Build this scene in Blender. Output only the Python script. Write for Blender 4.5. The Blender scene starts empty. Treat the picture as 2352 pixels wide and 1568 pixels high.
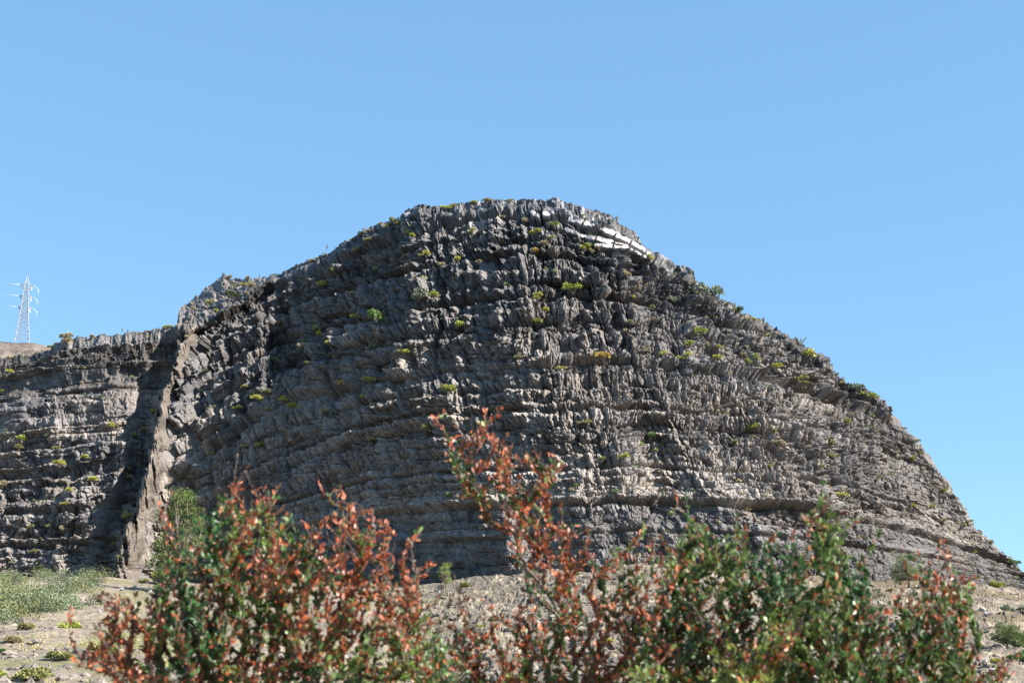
import bpy, math, random
import numpy as np
from mathutils import Vector

# ------------------------------------------------------------------ camera, sky, sun, exposure
sc = bpy.context.scene
W0, H0 = 2352.0, 1568.0            # units in which picture positions were measured
HFOV = math.radians(36.0)
FPX = W0 / 2 / math.tan(HFOV / 2)
PITCH = math.radians(15.0)
CAM = np.array([0.0, 0.0, 1.7])

cam_d = bpy.data.cameras.new('camera'); cam = bpy.data.objects.new('camera', cam_d)
sc.collection.objects.link(cam); sc.camera = cam
cam.location = CAM; cam.rotation_euler = (math.pi / 2 + PITCH, 0, 0)
cam_d.sensor_width = 36; cam_d.angle = HFOV
cam_d.clip_start = 0.1; cam_d.clip_end = 20000
cam_d.dof.use_dof = True; cam_d.dof.focus_distance = 330; cam_d.dof.aperture_fstop = 6.0

SUN_DIR = Vector((0.79, -0.27, 0.56)).normalized()
SUN_EL = math.asin(SUN_DIR.z); SUN_AZ = math.atan2(SUN_DIR.x, SUN_DIR.y)   # azimuth from +Y towards +X
w = bpy.data.worlds.new('World'); sc.world = w; w.use_nodes = True
wn = w.node_tree.nodes; bg = wn['Background']
sky = wn.new('ShaderNodeTexSky'); sky.sky_type = 'NISHITA'; sky.sun_disc = False
sky.sun_elevation = SUN_EL; sky.sun_rotation = SUN_AZ
sky.air_density = 1.0; sky.dust_density = 0.5; sky.ozone_density = 1.0; sky.altitude = 1200
wb = wn.new('ShaderNodeVectorMath'); wb.operation = 'MULTIPLY'; wb.inputs[1].default_value = (0.86, 1.0, 1.04)   # white balance of the photograph
w.node_tree.links.new(sky.outputs[0], wb.inputs[0]); even = wn.new('ShaderNodeMix'); even.data_type = 'RGBA'; even.inputs['Factor'].default_value = 0.5      # high thin air light evens out the sky
for _s in even.inputs:
    if _s.name == 'B' and _s.type == 'RGBA': _s.default_value = (0.90, 2.10, 3.55, 1)
    if _s.name == 'A' and _s.type == 'RGBA': w.node_tree.links.new(wb.outputs[0], _s)
w.node_tree.links.new([o_ for o_ in even.outputs if o_.type == 'RGBA'][0], bg.inputs[0]); bg.inputs[1].default_value = 0.085
sl = bpy.data.lights.new('sun', 'SUN'); so = bpy.data.objects.new('sun', sl); sc.collection.objects.link(so)
sl.energy = 5.0; sl.angle = math.radians(0.5); sl.color = (1.0, 0.95, 0.88)
so.rotation_euler = SUN_DIR.to_track_quat('Z', 'Y').to_euler(); so.location = (200, 0, 300)
sc.view_settings.view_transform = 'Standard'; sc.view_settings.look = 'None'
sc.view_settings.exposure = 1.62; sc.view_settings.gamma = 1.0

# ------------------------------------------------------------------ helpers
def tag(o, label=None, cat=None, group=None, kind=None):
    if label: o['label'] = label
    if cat: o['category'] = cat
    if group: o['group'] = group
    if kind: o['kind'] = kind
    return o

def link(o, parent=None):
    sc.collection.objects.link(o)
    if parent is not None: o.parent = parent
    return o

def raw_mesh(name, V, F, mat=None, smooth=False, attrs=None, mats=None, midx=None):
    """V (n,3); F (m,k) array of equal sided faces"""
    V = np.asarray(V, np.float32); F = np.asarray(F, np.int32)
    me = bpy.data.meshes.new(name)
    me.vertices.add(len(V)); me.vertices.foreach_set('co', V.ravel())
    m, k = F.shape
    me.loops.add(m * k); me.loops.foreach_set('vertex_index', F.ravel())
    me.polygons.add(m)
    me.polygons.foreach_set('loop_start', np.arange(m, dtype=np.int32) * k)
    me.polygons.foreach_set('loop_total', np.full(m, k, np.int32))
    me.polygons.foreach_set('use_smooth', np.full(m, smooth, bool))
    if attrs:
        for an, (typ, dom, data) in attrs.items():
            a = me.attributes.new(an, typ, dom)
            a.data.foreach_set('color' if 'COLOR' in typ else 'value', np.asarray(data, np.float32).ravel())
    for mm in (mats or ([mat] if mat else [])): me.materials.append(mm)
    if midx is not None: me.polygons.foreach_set('material_index', np.asarray(midx, np.int32))
    me.update(); me.validate()
    return me

def obj(name, me, parent=None, loc=None):
    o = bpy.data.objects.new(name, me); link(o, parent)
    if loc is not None: o.location = loc
    return o

def ray(sx, sy):
    sx = np.asarray(sx, float); sy = np.asarray(sy, float)
    a = (sx - W0 / 2) / FPX; b = (H0 / 2 - sy) / FPX
    cp, sp = math.cos(PITCH), math.sin(PITCH)
    return np.stack([a + 0 * b, cp - sp * b + 0 * a, sp + cp * b + 0 * a], -1)

def at(sx, sy, Y):
    d = ray(sx, sy); t = np.asarray(Y) / d[..., 1]
    return CAM + d * t[..., None]

def project(P):
    Q = np.asarray(P) - CAM; cp, sp = math.cos(PITCH), math.sin(PITCH)
    dep = Q[..., 1] * cp + Q[..., 2] * sp; up = -Q[..., 1] * sp + Q[..., 2] * cp
    return W0 / 2 + FPX * Q[..., 0] / dep, H0 / 2 - FPX * up / dep

def hsh(*ks):
    h = np.uint32(2166136261)
    for k in ks:
        k = np.asarray(k).astype(np.int64).astype(np.uint32) if not isinstance(k, int) else np.uint32(k & 0xffffffff)
        h = (h ^ k) * np.uint32(16777619); h = h ^ (h >> np.uint32(13)); h = h * np.uint32(0x85ebca6b)
        h = h ^ (h >> np.uint32(15))
    h = h * np.uint32(0xc2b2ae35); h = h ^ (h >> np.uint32(16))
    return h.astype(np.float64) / 4294967296.0
np.seterr(over='ignore')

def vn2(x, y, s=0):
    xi = np.floor(x); yi = np.floor(y); fx = x - xi; fy = y - yi
    fx = fx * fx * fx * (fx * (fx * 6 - 15) + 10); fy = fy * fy * fy * (fy * (fy * 6 - 15) + 10)
    a = hsh(xi, yi, s); b = hsh(xi + 1, yi, s); c = hsh(xi, yi + 1, s); d = hsh(xi + 1, yi + 1, s)
    return (a + (b - a) * fx) + ((c + (d - c) * fx) - (a + (b - a) * fx)) * fy - 0.5

def fb2(x, y, s=0, o=4, g=0.5):
    r = 0; a = 1.0; t = 0
    for i in range(o):
        r = r + a * vn2(x * 2 ** i + 17.3 * i, y * 2 ** i + 9.1 * i, s + i); t += a; a *= g
    return r / t * 2

def vn3(x, y, z, s=0):
    zi = np.floor(z); fz = z - zi; fz = fz * fz * (3 - 2 * fz)
    xi = np.floor(x); yi = np.floor(y); fx = x - xi; fy = y - yi
    fx = fx * fx * (3 - 2 * fx); fy = fy * fy * (3 - 2 * fy)
    r = []
    for k in (0, 1):
        a = hsh(xi, yi, zi + k, s); b = hsh(xi + 1, yi, zi + k, s); c = hsh(xi, yi + 1, zi + k, s); d = hsh(xi + 1, yi + 1, zi + k, s)
        r.append((a + (b - a) * fx) * (1 - fy) + (c + (d - c) * fx) * fy)
    return r[0] + (r[1] - r[0]) * fz - 0.5

def vor2(x, y, s=0):
    """nearest cell: id hashes, offset, edge distance"""
    xi = np.floor(x); yi = np.floor(y)
    d1 = np.full(x.shape, 9.0); d2 = np.full(x.shape, 9.0)
    cx = np.zeros(x.shape); cy = np.zeros(x.shape); ox = np.zeros(x.shape); oy = np.zeros(x.shape)
    for i in (-1, 0, 1):
        for j in (-1, 0, 1):
            gx = xi + i; gy = yi + j
            px = gx + 0.1 + 0.8 * hsh(gx, gy, s); py = gy + 0.1 + 0.8 * hsh(gx, gy, s + 1)
            dx = x - px; dy = y - py; d = dx * dx + dy * dy
            n = d < d1
            d2 = np.where(n, d1, np.minimum(d2, d))
            d1 = np.where(n, d, d1); cx = np.where(n, gx, cx); cy = np.where(n, gy, cy)
            ox = np.where(n, dx, ox); oy = np.where(n, dy, oy)
    return cx, cy, ox, oy, np.sqrt(d2) - np.sqrt(d1)

def blur(a, n, ax, it=2):
    for _ in range(it):
        p = [(0, 0), (0, 0)]; p[ax] = (n, n)
        q = np.pad(a, p, mode='edge'); c = np.cumsum(q, axis=ax)
        z = np.zeros_like(np.take(c, [0], axis=ax)); c = np.concatenate([z, c], axis=ax)
        k = 2 * n + 1; N = a.shape[ax]
        a = (np.take(c, range(k, k + N), axis=ax) - np.take(c, range(0, N), axis=ax)) / k
    return a

def smooth(e0, e1, x):
    t = np.clip((x - e0) / (e1 - e0), 0, 1); return t * t * (3 - 2 * t)

def pl(pts, x):
    p = np.array(pts, float); return np.interp(x, p[:, 0], p[:, 1])

# ------------------------------------------------------------------ materials
def new_mat(name):
    m = bpy.data.materials.new(name); m.use_nodes = True
    nt = m.node_tree; return m, nt, nt.nodes['Principled BSDF']

def N(nt, t, **k):
    n = nt.nodes.new(t)
    for a, b in k.items(): setattr(n, a, b)
    return n

def rock_material(name, rough=0.8, bump=0.5, scale=1.6, spec=0.35, rattr=True):
    m, nt, b = new_mat(name); L = nt.links.new
    at_ = N(nt, 'ShaderNodeAttribute', attribute_name='col')
    tc = N(nt, 'ShaderNodeTexCoord')
    n1 = N(nt, 'ShaderNodeTexNoise'); n1.inputs['Scale'].default_value = scale; n1.inputs['Detail'].default_value = 6
    n1.inputs['Roughness'].default_value = 0.7
    L(tc.outputs['Object'], n1.inputs['Vector'])
    mr = N(nt, 'ShaderNodeMapRange'); mr.inputs['From Min'].default_value = 0.3; mr.inputs['From Max'].default_value = 0.7
    mr.inputs['To Min'].default_value = 0.55; mr.inputs['To Max'].default_value = 1.45
    L(n1.outputs['Fac'], mr.inputs['Value'])
    mx = N(nt, 'ShaderNodeVectorMath', operation='SCALE'); L(at_.outputs['Color'], mx.inputs[0]); L(mr.outputs[0], mx.inputs['Scale'])
    L(mx.outputs[0], b.inputs['Base Color'])
    if rattr: L(at_.outputs['Alpha'], b.inputs['Roughness'])
    else: b.inputs['Roughness'].default_value = rough
    b.inputs['Specular IOR Level'].default_value = spec
    bp = N(nt, 'ShaderNodeBump'); bp.inputs['Strength'].default_value = bump; bp.inputs['Distance'].default_value = 0.22
    n2 = N(nt, 'ShaderNodeTexNoise'); n2.inputs['Scale'].default_value = scale * 1.6; n2.inputs['Detail'].default_value = 5
    L(tc.outputs['Object'], n2.inputs['Vector']); L(n2.outputs['Fac'], bp.inputs['Height']); L(bp.outputs[0], b.inputs['Normal'])
    return m

M_ROCK = rock_material('layered_rock')
M_GROUND = rock_material('gravel_ground', scale=1.5, bump=0.6)

# ------------------------------------------------------------------ the cliff mountain
SKY = [(-150, 838), (0, 822), (60, 816), (110, 802), (150, 777), (230, 772), (300, 767), (350, 756), (405, 747), (413, 708), (450, 682),
       (480, 660), (505, 640), (514, 628), (524, 640), (560, 643), (640, 630), (700, 603), (760, 578), (830, 535), (850, 518), (920, 505), (930, 486), (970, 467), (1003, 470), (1012, 480),
       (1090, 462), (1200, 459), (1280, 462), (1340, 472), (1400, 493), (1440, 522), (1480, 560), (1520, 592), (1545, 612),
       (1582, 618), (1602, 652), (1660, 692), (1700, 717), (1760, 742), (1790, 757), (1830, 782), (1890, 822), (1912, 852),
       (1960, 877), (2027, 917), (2040, 948), (2090, 992), (2140, 1052), (2180, 1112), (2212, 1162), (2250, 1220),
       (2300, 1268), (2352, 1312), (2420, 1345), (2520, 1375)]
BASE = [(-150, 1335), (0, 1335), (250, 1322), (450, 1340), (900, 1345), (1200, 1330), (1450, 1305), (1764, 1325), (2050, 1345), (2260, 1352), (2352, 1365), (2520, 1400)]
DX = [-150, 0, 200, 380, 440, 500, 640, 800, 1000, 1250, 1500, 1750, 1950, 2100, 2200, 2280, 2352, 2520]
DT = [462, 455, 442, 438, 446, 454, 450, 436, 414, 394, 388, 392, 396, 396, 394, 392, 392, 396]
D1 = [430, 425, 416, 416, 418, 418, 408, 394, 376, 356, 346, 345, 362, 377, 382, 388, 390, 396]
D2 = [412, 408, 402, 397, 396, 394, 386, 371, 352, 332, 322, 317, 333, 350, 363, 378, 388, 396]
D3 = [395, 390, 383, 375, 376, 374, 364, 348, 330, 313, 304, 303, 314, 332, 350, 368, 384, 396]
L_LINES = [
 (45, [(380, 770), (470, 738), (560, 700), (640, 652), (760, 598), (900, 538), (1000, 508), (1100, 488), (1215, 480), (1300, 500), (1400, 540), (1490, 585), (1600, 640), (1764, 705), (2352, 960)]),
 (215, [(380, 935), (480, 855), (588, 795), (728, 753), (837, 724), (948, 701), (1012, 693), (1176, 671), (1322, 668), (1440, 678), (1557, 704), (1764, 765), (1900, 812), (2352, 1010)]),
 (375, [(380, 1105), (480, 1022), (588, 950), (696, 900), (850, 868), (1000, 845), (1176, 835), (1322, 824), (1440, 821), (1586, 835), (1764, 862), (1900, 905), (2050, 960), (2200, 1030), (2352, 1110)]),
 (475, [(380, 1195), (480, 1125), (600, 1055), (813, 972), (940, 945), (1200, 930), (1500, 925), (1764, 950), (1950, 1000), (2100, 1055), (2352, 1170)]),
 (690, [(380, 1292), (600, 1218), (840, 1175), (1000, 1158), (1266, 1150), (1446, 1141), (1627, 1150), (1764, 1155), (1947, 1179), (2068, 1206), (2159, 1232), (2352, 1300)]),
 (850, [(380, 1335), (900, 1340), (1200, 1325), (1500, 1300), (1764, 1315), (2050, 1335), (2352, 1350)])]
M_LINES = [
 (1000, [(-150, 835), (0, 825), (180, 800), (372, 788), (460, 780)]),
 (1080, [(-150, 900), (0, 881), (103, 861), (256, 846), (359, 851), (460, 840)]),
 (1220, [(-150, 1010), (0, 1000), (150, 985), (300, 975), (460, 960)]),
 (1310, [(-150, 1095), (0, 1090), (200, 1075), (300, 1055), (460, 1040)]),
 (1550, [(-150, 1330), (0, 1325), (460, 1300)])]
CREST = [(560, 560), (640, 500), (697, 436), (728, 437), (760, 426), (805, 415), (851, 406), (902, 379), (976, 361), (1014, 352), (1100, 329), (1135, 321), (1187, 309), (1240, 282), (1312, 274), (1400, 262)]

def level(X, Yp, lines):
    cx = X[0]; ys = [pl(p, cx) for _, p in lines]; vs = [v for v, _ in lines]
    out = vs[0] + (Yp - ys[0])                      # above the first line
    for i in range(len(ys) - 1):
        t = (Yp - ys[i]) / np.maximum(ys[i + 1] - ys[i], 4)
        out = np.where(t >= 0, vs[i] + t * (vs[i + 1] - vs[i]), out)
    return out

def beds(Lw, lo, hi, tmin, tmax, rs, pw=1.0):
    b = [lo]
    while b[-1] < hi: b.append(b[-1] + tmin + (tmax - tmin) * rs.rand() ** pw)
    b = np.array(b); k = np.clip(np.searchsorted(b, Lw) - 1, 0, len(b) - 2)
    return k, (Lw - b[k]) / (b[k + 1] - b[k]), (b[k] + b[k + 1]) / 2, b[k + 1] - b[k]

def blocks(u, k, wcell, seed):
    q = u / wcell + hsh(k, seed) * 31.0
    i0 = np.floor(q); d1 = np.full(u.shape, 9.0); d2 = d1.copy(); ci = np.zeros(u.shape); off = np.zeros(u.shape)
    for j in (-1, 0, 1):
        g = i0 + j; p = g + 0.5 + 0.85 * (hsh(g, k, seed + 1) - 0.5); d = np.abs(q - p); n = d < d1
        d2 = np.where(n, d1, np.minimum(d2, d)); d1 = np.where(n, d, d1); ci = np.where(n, g, ci); off = np.where(n, q - p, off)
    return ci, off, d2 - d1

STEP = 1.45
cols = np.arange(-150, 2520, STEP); nr = 640
def build_mountain():
    rs = np.random.RandomState(7)
    nc = len(cols)
    sk = pl(SKY, cols) + 4 * fb2(cols / 14, cols * 0, 91, 3)
    ba = pl(BASE, cols) + 14
    v = np.linspace(0, 1, nr)[:, None]
    X = np.broadcast_to(cols, (nr, nc)).copy(); Yp = sk[None] + (ba - sk)[None] * v
    dt, d1, d2, d3 = (np.interp(cols, DX, q) for q in (DT, D1, D2, D3))
    vv = v * 3
    D = np.where(vv < 1, dt + (d1 - dt) * vv, np.where(vv < 2, d1 + (d2 - d1) * (vv - 1), d2 + (d3 - d2) * (vv - 2)))
    D = blur(blur(D, 36, 0), 45, 1)
    D = D + 7 * (1 - smooth(0, 0.05, v)) ** 2            # roll over at the crest
    # dike crest & gully
    cr = pl(CREST, Yp) + 12 * fb2(Yp / 50, Yp * 0, 5, 3, .45)
    s = X - cr
    right = s > -6
    # shelf slope between dike and dome top (gentler ground above the shadowed cliff edge)
    edge = pl([(380, 745), (430, 760), (470, 742), (540, 705), (600, 668), (650, 636), (700, 560)], X)
    shelf = smooth(380, 430, X) * (1 - smooth(640, 680, X)) * np.clip((edge - Yp) / 90, 0, 1.3)
    D = D + 26 * shelf
    D = D + 5.0 * smooth(0, 12, Yp - edge) * (1 - smooth(12, 90, Yp - edge)) * smooth(420, 450, X) * (1 - smooth(600, 680, X))
    DN = D.copy()
    # gully left and right of the dike
    D = D + 7.5 * np.exp(-((s + 34) / 26.0) ** 2) * smooth(760, 900, Yp) + 5 * np.exp(-((s - 110) / 60.0) ** 2) * smooth(740, 820, Yp)
    dw = np.interp(Yp, [690, 760, 850, 950, 1080, 1200, 1320], [22, 24, 13, 19, 30, 34, 44]) * (1.0 + .5 * fb2(Yp / 60, Yp * 0, 7, 2))
    ridge = np.where(s < 0, np.exp(-(s / 5.0) ** 2), np.exp(-(np.maximum(s, 0) / dw) ** 2.0))
    amp = np.interp(Yp, [660, 700, 780, 870, 950, 1080, 1200, 1330], [0, 3, 6, 8, 12, 15, 16, 14])
    amp = amp * (1.1 + 0.3 * fb2(Yp / 70, X / 40, 6, 2)); ridge = np.clip(ridge * (1 + .4 * fb2(X / 11, Yp / 70, 8, 3)), 0, 1.2)
    dike_m = smooth(0.12, 0.4, ridge) * smooth(660, 720, Yp)
    # second little rib + big boulders at foot of left wall
    s2 = X - (cr - 62 + 20 * smooth(1100, 1200, Yp)); D = D - 5 * np.exp(-(s2 / 16) ** 2) * smooth(990, 1030, Yp) * (1 - smooth(1110, 1180, Yp))
    D = D - 8 * np.exp(-((X - 195) / 62) ** 2 - ((Yp - 1200) / 70) ** 2) - 5 * np.exp(-((X - 130) / 26) ** 2 - ((Yp - 1308) / 26) ** 2)
    D = D - 5 * np.exp(-((X - 30) / 60) ** 2 - ((Yp - 930) / 50) ** 2)
    D0 = D.copy()
    # large buttresses of the dome
    fan = (X - 700) * np.exp(-0.00036 * (Yp - 800)) - 0.00035 * np.maximum(X - 1500, 0) * (Yp - 800)
    nb = fb2(fan / 170, Yp / 420, 31, 3)
    D = D - 9 * nb * smooth(0, 0.12, v) * smooth(460, 620, X)
    D = D + 3.5 * np.exp(-((fan - 735) / 9) ** 2) * smooth(600, 640, Yp) * (1 - smooth(800, 830, Yp))      # tall dark cleft
    D = D + 3 * fb2(X / 90, Yp / 70, 77, 3) * smooth(0, 0.1, v)
    P0 = at(X, Yp, D); DN = DN + (D - D0)
    D = D0 = D - amp * ridge; P = at(X, Yp, D); P1 = at(X, Yp, DN)
    # smooth normal of the base surface
    Ps = np.stack([blur(blur(P1[..., i], 12, 0), 12, 1) for i in range(3)], -1)
    du = np.gradient(Ps, axis=1); dv = np.gradient(Ps, axis=0)
    n = np.cross(dv, du); n /= np.linalg.norm(n, axis=-1, keepdims=True) + 1e-9
    flip = np.sum(n * (CAM - Ps), -1) < 0; n[flip] *= -1
    # blocks step out level, so that bed fronts stand upright and ledges lie flat
    n[..., 2] *= 0.25 + 0.4 * (1 - smooth(0.02, 0.10, v)); n /= np.linalg.norm(n, axis=-1, keepdims=True) + 1e-9
    px = D / FPX
    LR = level(X, Yp, L_LINES); LM = level(X, Yp, M_LINES)
    Lv = np.where(right, LR, LM)
    arc = np.concatenate([[0], np.cumsum(np.hypot(np.diff(cols), np.diff(blur(D, 20, 1)[int(nr * .6)]) / 0.095))])
    u = fan * 1.0 + (arc[None] - X) * 0.8
    Lw = Lv + 5 * fb2(u / 160, Lv / 200, 11, 3) + 1.6 * fb2(u / 22, Lv / 60, 12, 2)
    uw = u + 7 * fb2(u / 30, Lv / 26, 13, 3)
    d = np.zeros(D.shape)                          # outward displacement in px-units
    lt = [-60, 0, 45, 100, 215, 300, 375, 475, 560, 690, 715, 850, 999, 1000, 1080, 1220, 1310, 1550, 1700]
    def z(vals): return np.array(vals, float)
    aB = z([8, 10, 12, 20, 22, 24, 14, 14, 11, 8, 9, 7, 7, 14, 10, 15, 16, 18, 14])
    wB = z([70, 60, 60, 44, 48, 62, 52, 46, 40, 60, 90, 60, 60, 120, 160, 90, 60, 55, 50])
    aM = z([9, 8, 8, 9, 10, 11, 8, 9, 8, 5, 4, 5, 5, 7, 6, 8, 9, 9, 8])
    wM = z([34, 34, 30, 24, 24, 30, 22, 14, 12, 20, 36, 16, 16, 60, 70, 44, 26, 24, 24])
    aS = z([3.6, 3.6, 3.6, 3.2, 3.4, 3.0, 3.2, 4.4, 4.2, 2.0, 1.6, 3.2, 3.2, 2.2, 2.0, 3.2, 4.2, 4.2, 3.0])
    wS = z([9, 9, 8, 7, 8, 9, 6.5, 5.5, 5.5, 8, 9, 5, 5, 16, 18, 10, 8, 8, 8])
    tone = np.zeros(D.shape)
    vz = np.interp(Lv, lt, z([.8, .8, .8, 1, 1, 1, 1, 1, 1, .6, .4, .45, .45, .3, .25, .4, .7, .8, .8]))
    wdg = z([.5, .5, .5, .9, 1, .9, 1, 1.2, 1.2, .6, .2, .7, .7, .1, .05, .3, .7, .7, .9])
    for (tmn, tmx, aa, ww, seed, bedp, groove, bg_, stp) in (
            (36, 92, aB, wB, 100, 0.6, 0.5, 0.4, 0.9), (16, 34, aM, wM, 200, 1.5, 0.6, 1.3, 0.9), (5, 13, aS, wS, 300, 1.4, 0.4, 0.7, 0.9)):
        k, f, mid, th = beds(Lw, -400, 1800, tmn, tmx, rs)
        A = np.interp(Lv, lt, aa); wc = np.interp(mid, lt, ww) * (0.7 + 0.8 * hsh(k, seed + 9))
        ci, off, ed = blocks(uw, k, wc, seed)
        # some blocks are split in height
        sp = np.where(f > 0.25 + 0.5 * hsh(ci, k, seed + 4), 1, 0) * (hsh(ci, k, seed + 5) > 0.45)
        a1 = hsh(ci, k, sp, seed + 2) - 0.5; tl = hsh(ci, k, sp, seed + 3) - 0.5; tv = hsh(ci, k, seed + 6) - 0.5
        bedo = (hsh(k, seed + 7) - 0.5)
        d += A * (a1 * 1.0 + tl * 1.5 * off * vz + tv * 0.5 * (f - 0.5) + bedp * bedo)
        wa = np.minimum(wc, 70) * {100: 0.14, 200: 0.32, 300: 0.22}[seed] * np.interp(Lv, lt, wdg)
        c0 = 0.5 * (hsh(ci, k, seed + 12) - 0.5)
        d += wa * (0.6 - 1.9 * np.abs(off - c0)) * (0.25 + 1.1 * hsh(ci, k, seed + 8))   # wedge shaped columns
        d -= A * groove * np.exp(-(ed * wc / (2.2 + 0.05 * wc)) ** 2) * (0.3 + hsh(ci, k, seed + 10)) * vz
        d -= A * bg_ * (np.exp(-(f * th / 3.2) ** 2) + 0.7 * np.exp(-((1 - f) * th / 2.2) ** 2)) * (0.2 + 1.1 * hsh(k, np.floor(u / 60), seed + 11))
        d += th * {100: 0.22, 200: 0.62, 300: 0.34}[seed] * (0.5 - f) * (0.6 + 0.7 * hsh(ci, k, seed + 13)) * np.where(Lv > 999, .62, 1)   # steep bed fronts above narrow ledges
        tone += (a1 + 1.5 * bedo) * {100: 0.25, 200: 0.35, 300: 0.3}[seed]
    # irregular chunks in all directions
    wx = u + 8 * fb2(u / 25, Lv / 25, 41, 2); wy = Lv * 0.75 + 8 * fb2(u / 25, Lv / 25, 43, 2)
    calm = np.interp(Lv, lt, z([1] * 14 + [.45, .7, 1, 1, 1]))
    for sc_, A, seed in ((30, 9, 501), (12, 5.5, 511), (6.5, 2.2, 521)):
        cx_, cy_, ox, oy, ed = vor2(wx / sc_, wy / sc_, seed)
        h1 = hsh(cx_, cy_, seed + 3) - .5; h2 = hsh(cx_, cy_, seed + 4) - .5; h3 = hsh(cx_, cy_, seed + 5) - .5
        d += A * calm * (1.0 * h1 + 2.2 * h2 * ox + 1.6 * h3 * oy - 0.25 * np.exp(-(ed / 0.09) ** 2))
        tone += h1 * 0.25
    d += 4 * fb2(u / 60, Lv / 60, 51, 3, 0.5)
    # ledges: prominent thin beds & recess below
    for lv_, hgt, out_, thk in ((213, 8, 9, 12), (373, 8, 7, 12), (690, 8, 6.5, 13), (478, 5, 4, 10), (45, 6, 6, 10), (86, 5, 4, 8), (128, 6, 7, 9), (170, 5, 4, 8), (300, 5, 5, 8), (610, 5, 5, 9), (760, 5, 5, 8), (1062, 10, 8, 20), (1120, 5, 3, 10), (1215, 6, 4, 10), (1300, 6, 4.5, 10), (1390, 6, 4, 10), (1470, 6, 4, 10)):
        q = Lw - lv_
        brk = 0.5 + 0.8 * smooth(-0.3, 0.1, fb2(u / 70, Lv * 0 + lv_, 61, 3))
        out_ = out_ * 1.7; d += out_ * brk * np.exp(-(q / hgt) ** 2) - out_ * 1.0 * brk * np.exp(-((q - hgt - thk * 0.7) / thk) ** 2)
    # calm slabs
    def poly_band(pts, wd):
        p = np.array(pts, float); yy = np.interp(X, p[:, 0], p[:, 1]) + 5; m = (X > p[0, 0]) & (X < p[-1, 0])
        return np.clip(1.3 - np.abs(Yp - yy + 1.5 * fb2(X / 9, X * 0, 71, 2)) / (0.85 * np.interp(X, p[:, 0], wd) * (1 + .5 * fb2(X / 24, Yp * 0 + wd[0], 72, 2))), 0, 1) ** 0.5 * m
    b5 = poly_band([(1300, 526), (1350, 541), (1400, 552), (1440, 562)], [3, 3, 4, 2])
    b1 = poly_band([(1245, 489), (1300, 499), (1350, 512), (1400, 533), (1450, 556), (1492, 581)], [4.5, 6.5, 5, 6, 5, 3])
    b2 = poly_band([(1268, 512), (1290, 519), (1320, 531), (1370, 548), (1400, 557)], [3, 4, 3.5, 3, 2])
    b3 = poly_band([(1365, 560), (1400, 563), (1440, 569), (1482, 589)], [3, 4, 7, 5])
    b4 = poly_band([(1220, 484), (1240, 494)], [4, 5])
    # broken slabs across the summit beds at the left and centre
    gp = fb2(u / 26, Lv / 13, 73, 3)
    tops = smooth(0.18, 0.3, gp) * smooth(-30, 10, Lv) * (1 - smooth(60, 120, Lv)) * smooth(820, 950, X) * (1 - smooth(1540, 1620, X)) * right
    gc = (X + 0.35 * Yp + 5 * fb2(X / 30, Yp / 10, 75, 2)) / 40; gf = gc - np.floor(gc)
    gap = (gf > 0.09) & (hsh(np.floor(gc), 76) > 0.08)
    slab = smooth(.35, .5, np.maximum.reduce([b1, b2, b3, b4, b5 * .9]) * gap)
    cr_b = (hsh(np.floor((X + 4 * np.sin(Yp / 5)) / 23), 3) - .5) * 5
    d = d * (1 - 0.9 * slab) + slab * (5 + cr_b * 0.5)
    # dike rock: chunky, own look
    cx_, cy_, ox, oy, ed = vor2((X + Yp * 0.25) / 13 + fb2(X / 15, Yp / 15, 81, 2), (Yp - X * 0.2) / 38, 601)
    dk = 10 * (hsh(cx_, cy_, 603) - .5) + 18 * (hsh(cx_, cy_, 604) - .5) * ox + 8 * (hsh(cx_, cy_, 605) - .5) * oy - 2.5 * np.exp(-(ed / .12) ** 2) + 9 * fb2(X / 12 + Yp / 50, Yp / 42, 83, 5, .6)
    d = d * (1 - dike_m) + (dk * .8 + 0.45 * d) * dike_m
    # rubble on the shelf slope
    shm = np.clip(shelf * 3, 0, 1)
    cx_, cy_, ox, oy, ed = vor2(X / 8, Yp / 6, 611)
    rb = 8 * (hsh(cx_, cy_, 612) - .5) + 16 * fb2(X / 36, Yp / 18, 84, 5, .6) - 2 * (1 - np.minimum(ed * 3, 1))
    d = d * (1 - shm) + rb * shm
    d = d - 0.8 * blur(blur(d, 40, 0), 40, 1)
    d = d * (1 + 0.25 * smooth(1600, 1800, X) - 0.65 * smooth(1850, 2150, X))
    lowzone = 1 - 0.25 * smooth(715, 740, Lv) * (Lv < 999)
    d = d * lowzone
    fade = smooth(-0.02, 0.07, v) * 0.65 + 0.35
    P = P + n * (d * px * fade)[..., None]
    # ---------------- rock colour, with the sun's sheen on the slabs painted in
    bt = np.interp(Lv, lt, z([.085, .10, .115, .12, .155, .18, .22, .25, .225, .29, .17, .165, .165, .085, .13, .27, .19, .19, .19]))
    br = np.interp(Lv, lt, z([.25, .2, .2, .3, .45, .5, .7, .75, .6, .9, .45, .35, .35, .9, .45, .55, .55, .6, .6]))   # warmth
    big = fb2(u / 150, Lv / 90, 92, 4); streak = fb2(u / 12, Lv / 90, 93, 3); var = fb2(u / 45, Lv / 18, 94, 4)
    val = bt * (1 + 0.32 * big + 0.18 * streak + 0.28 * var + 0.50 * tone)
    varnish = smooth(0.15, 0.45, fb2(u / 55, Lv / 40, 95, 4)) * (1 - smooth(360, 480, Lv) * (Lv < 999))
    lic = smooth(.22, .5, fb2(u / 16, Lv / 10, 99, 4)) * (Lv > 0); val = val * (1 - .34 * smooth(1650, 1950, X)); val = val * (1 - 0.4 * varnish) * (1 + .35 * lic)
    br = np.clip(br + 0.38 + 0.5 * fb2(u / 80, Lv / 30, 96, 3), 0, 1.2) * (1 - 0.6 * varnish)
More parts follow.
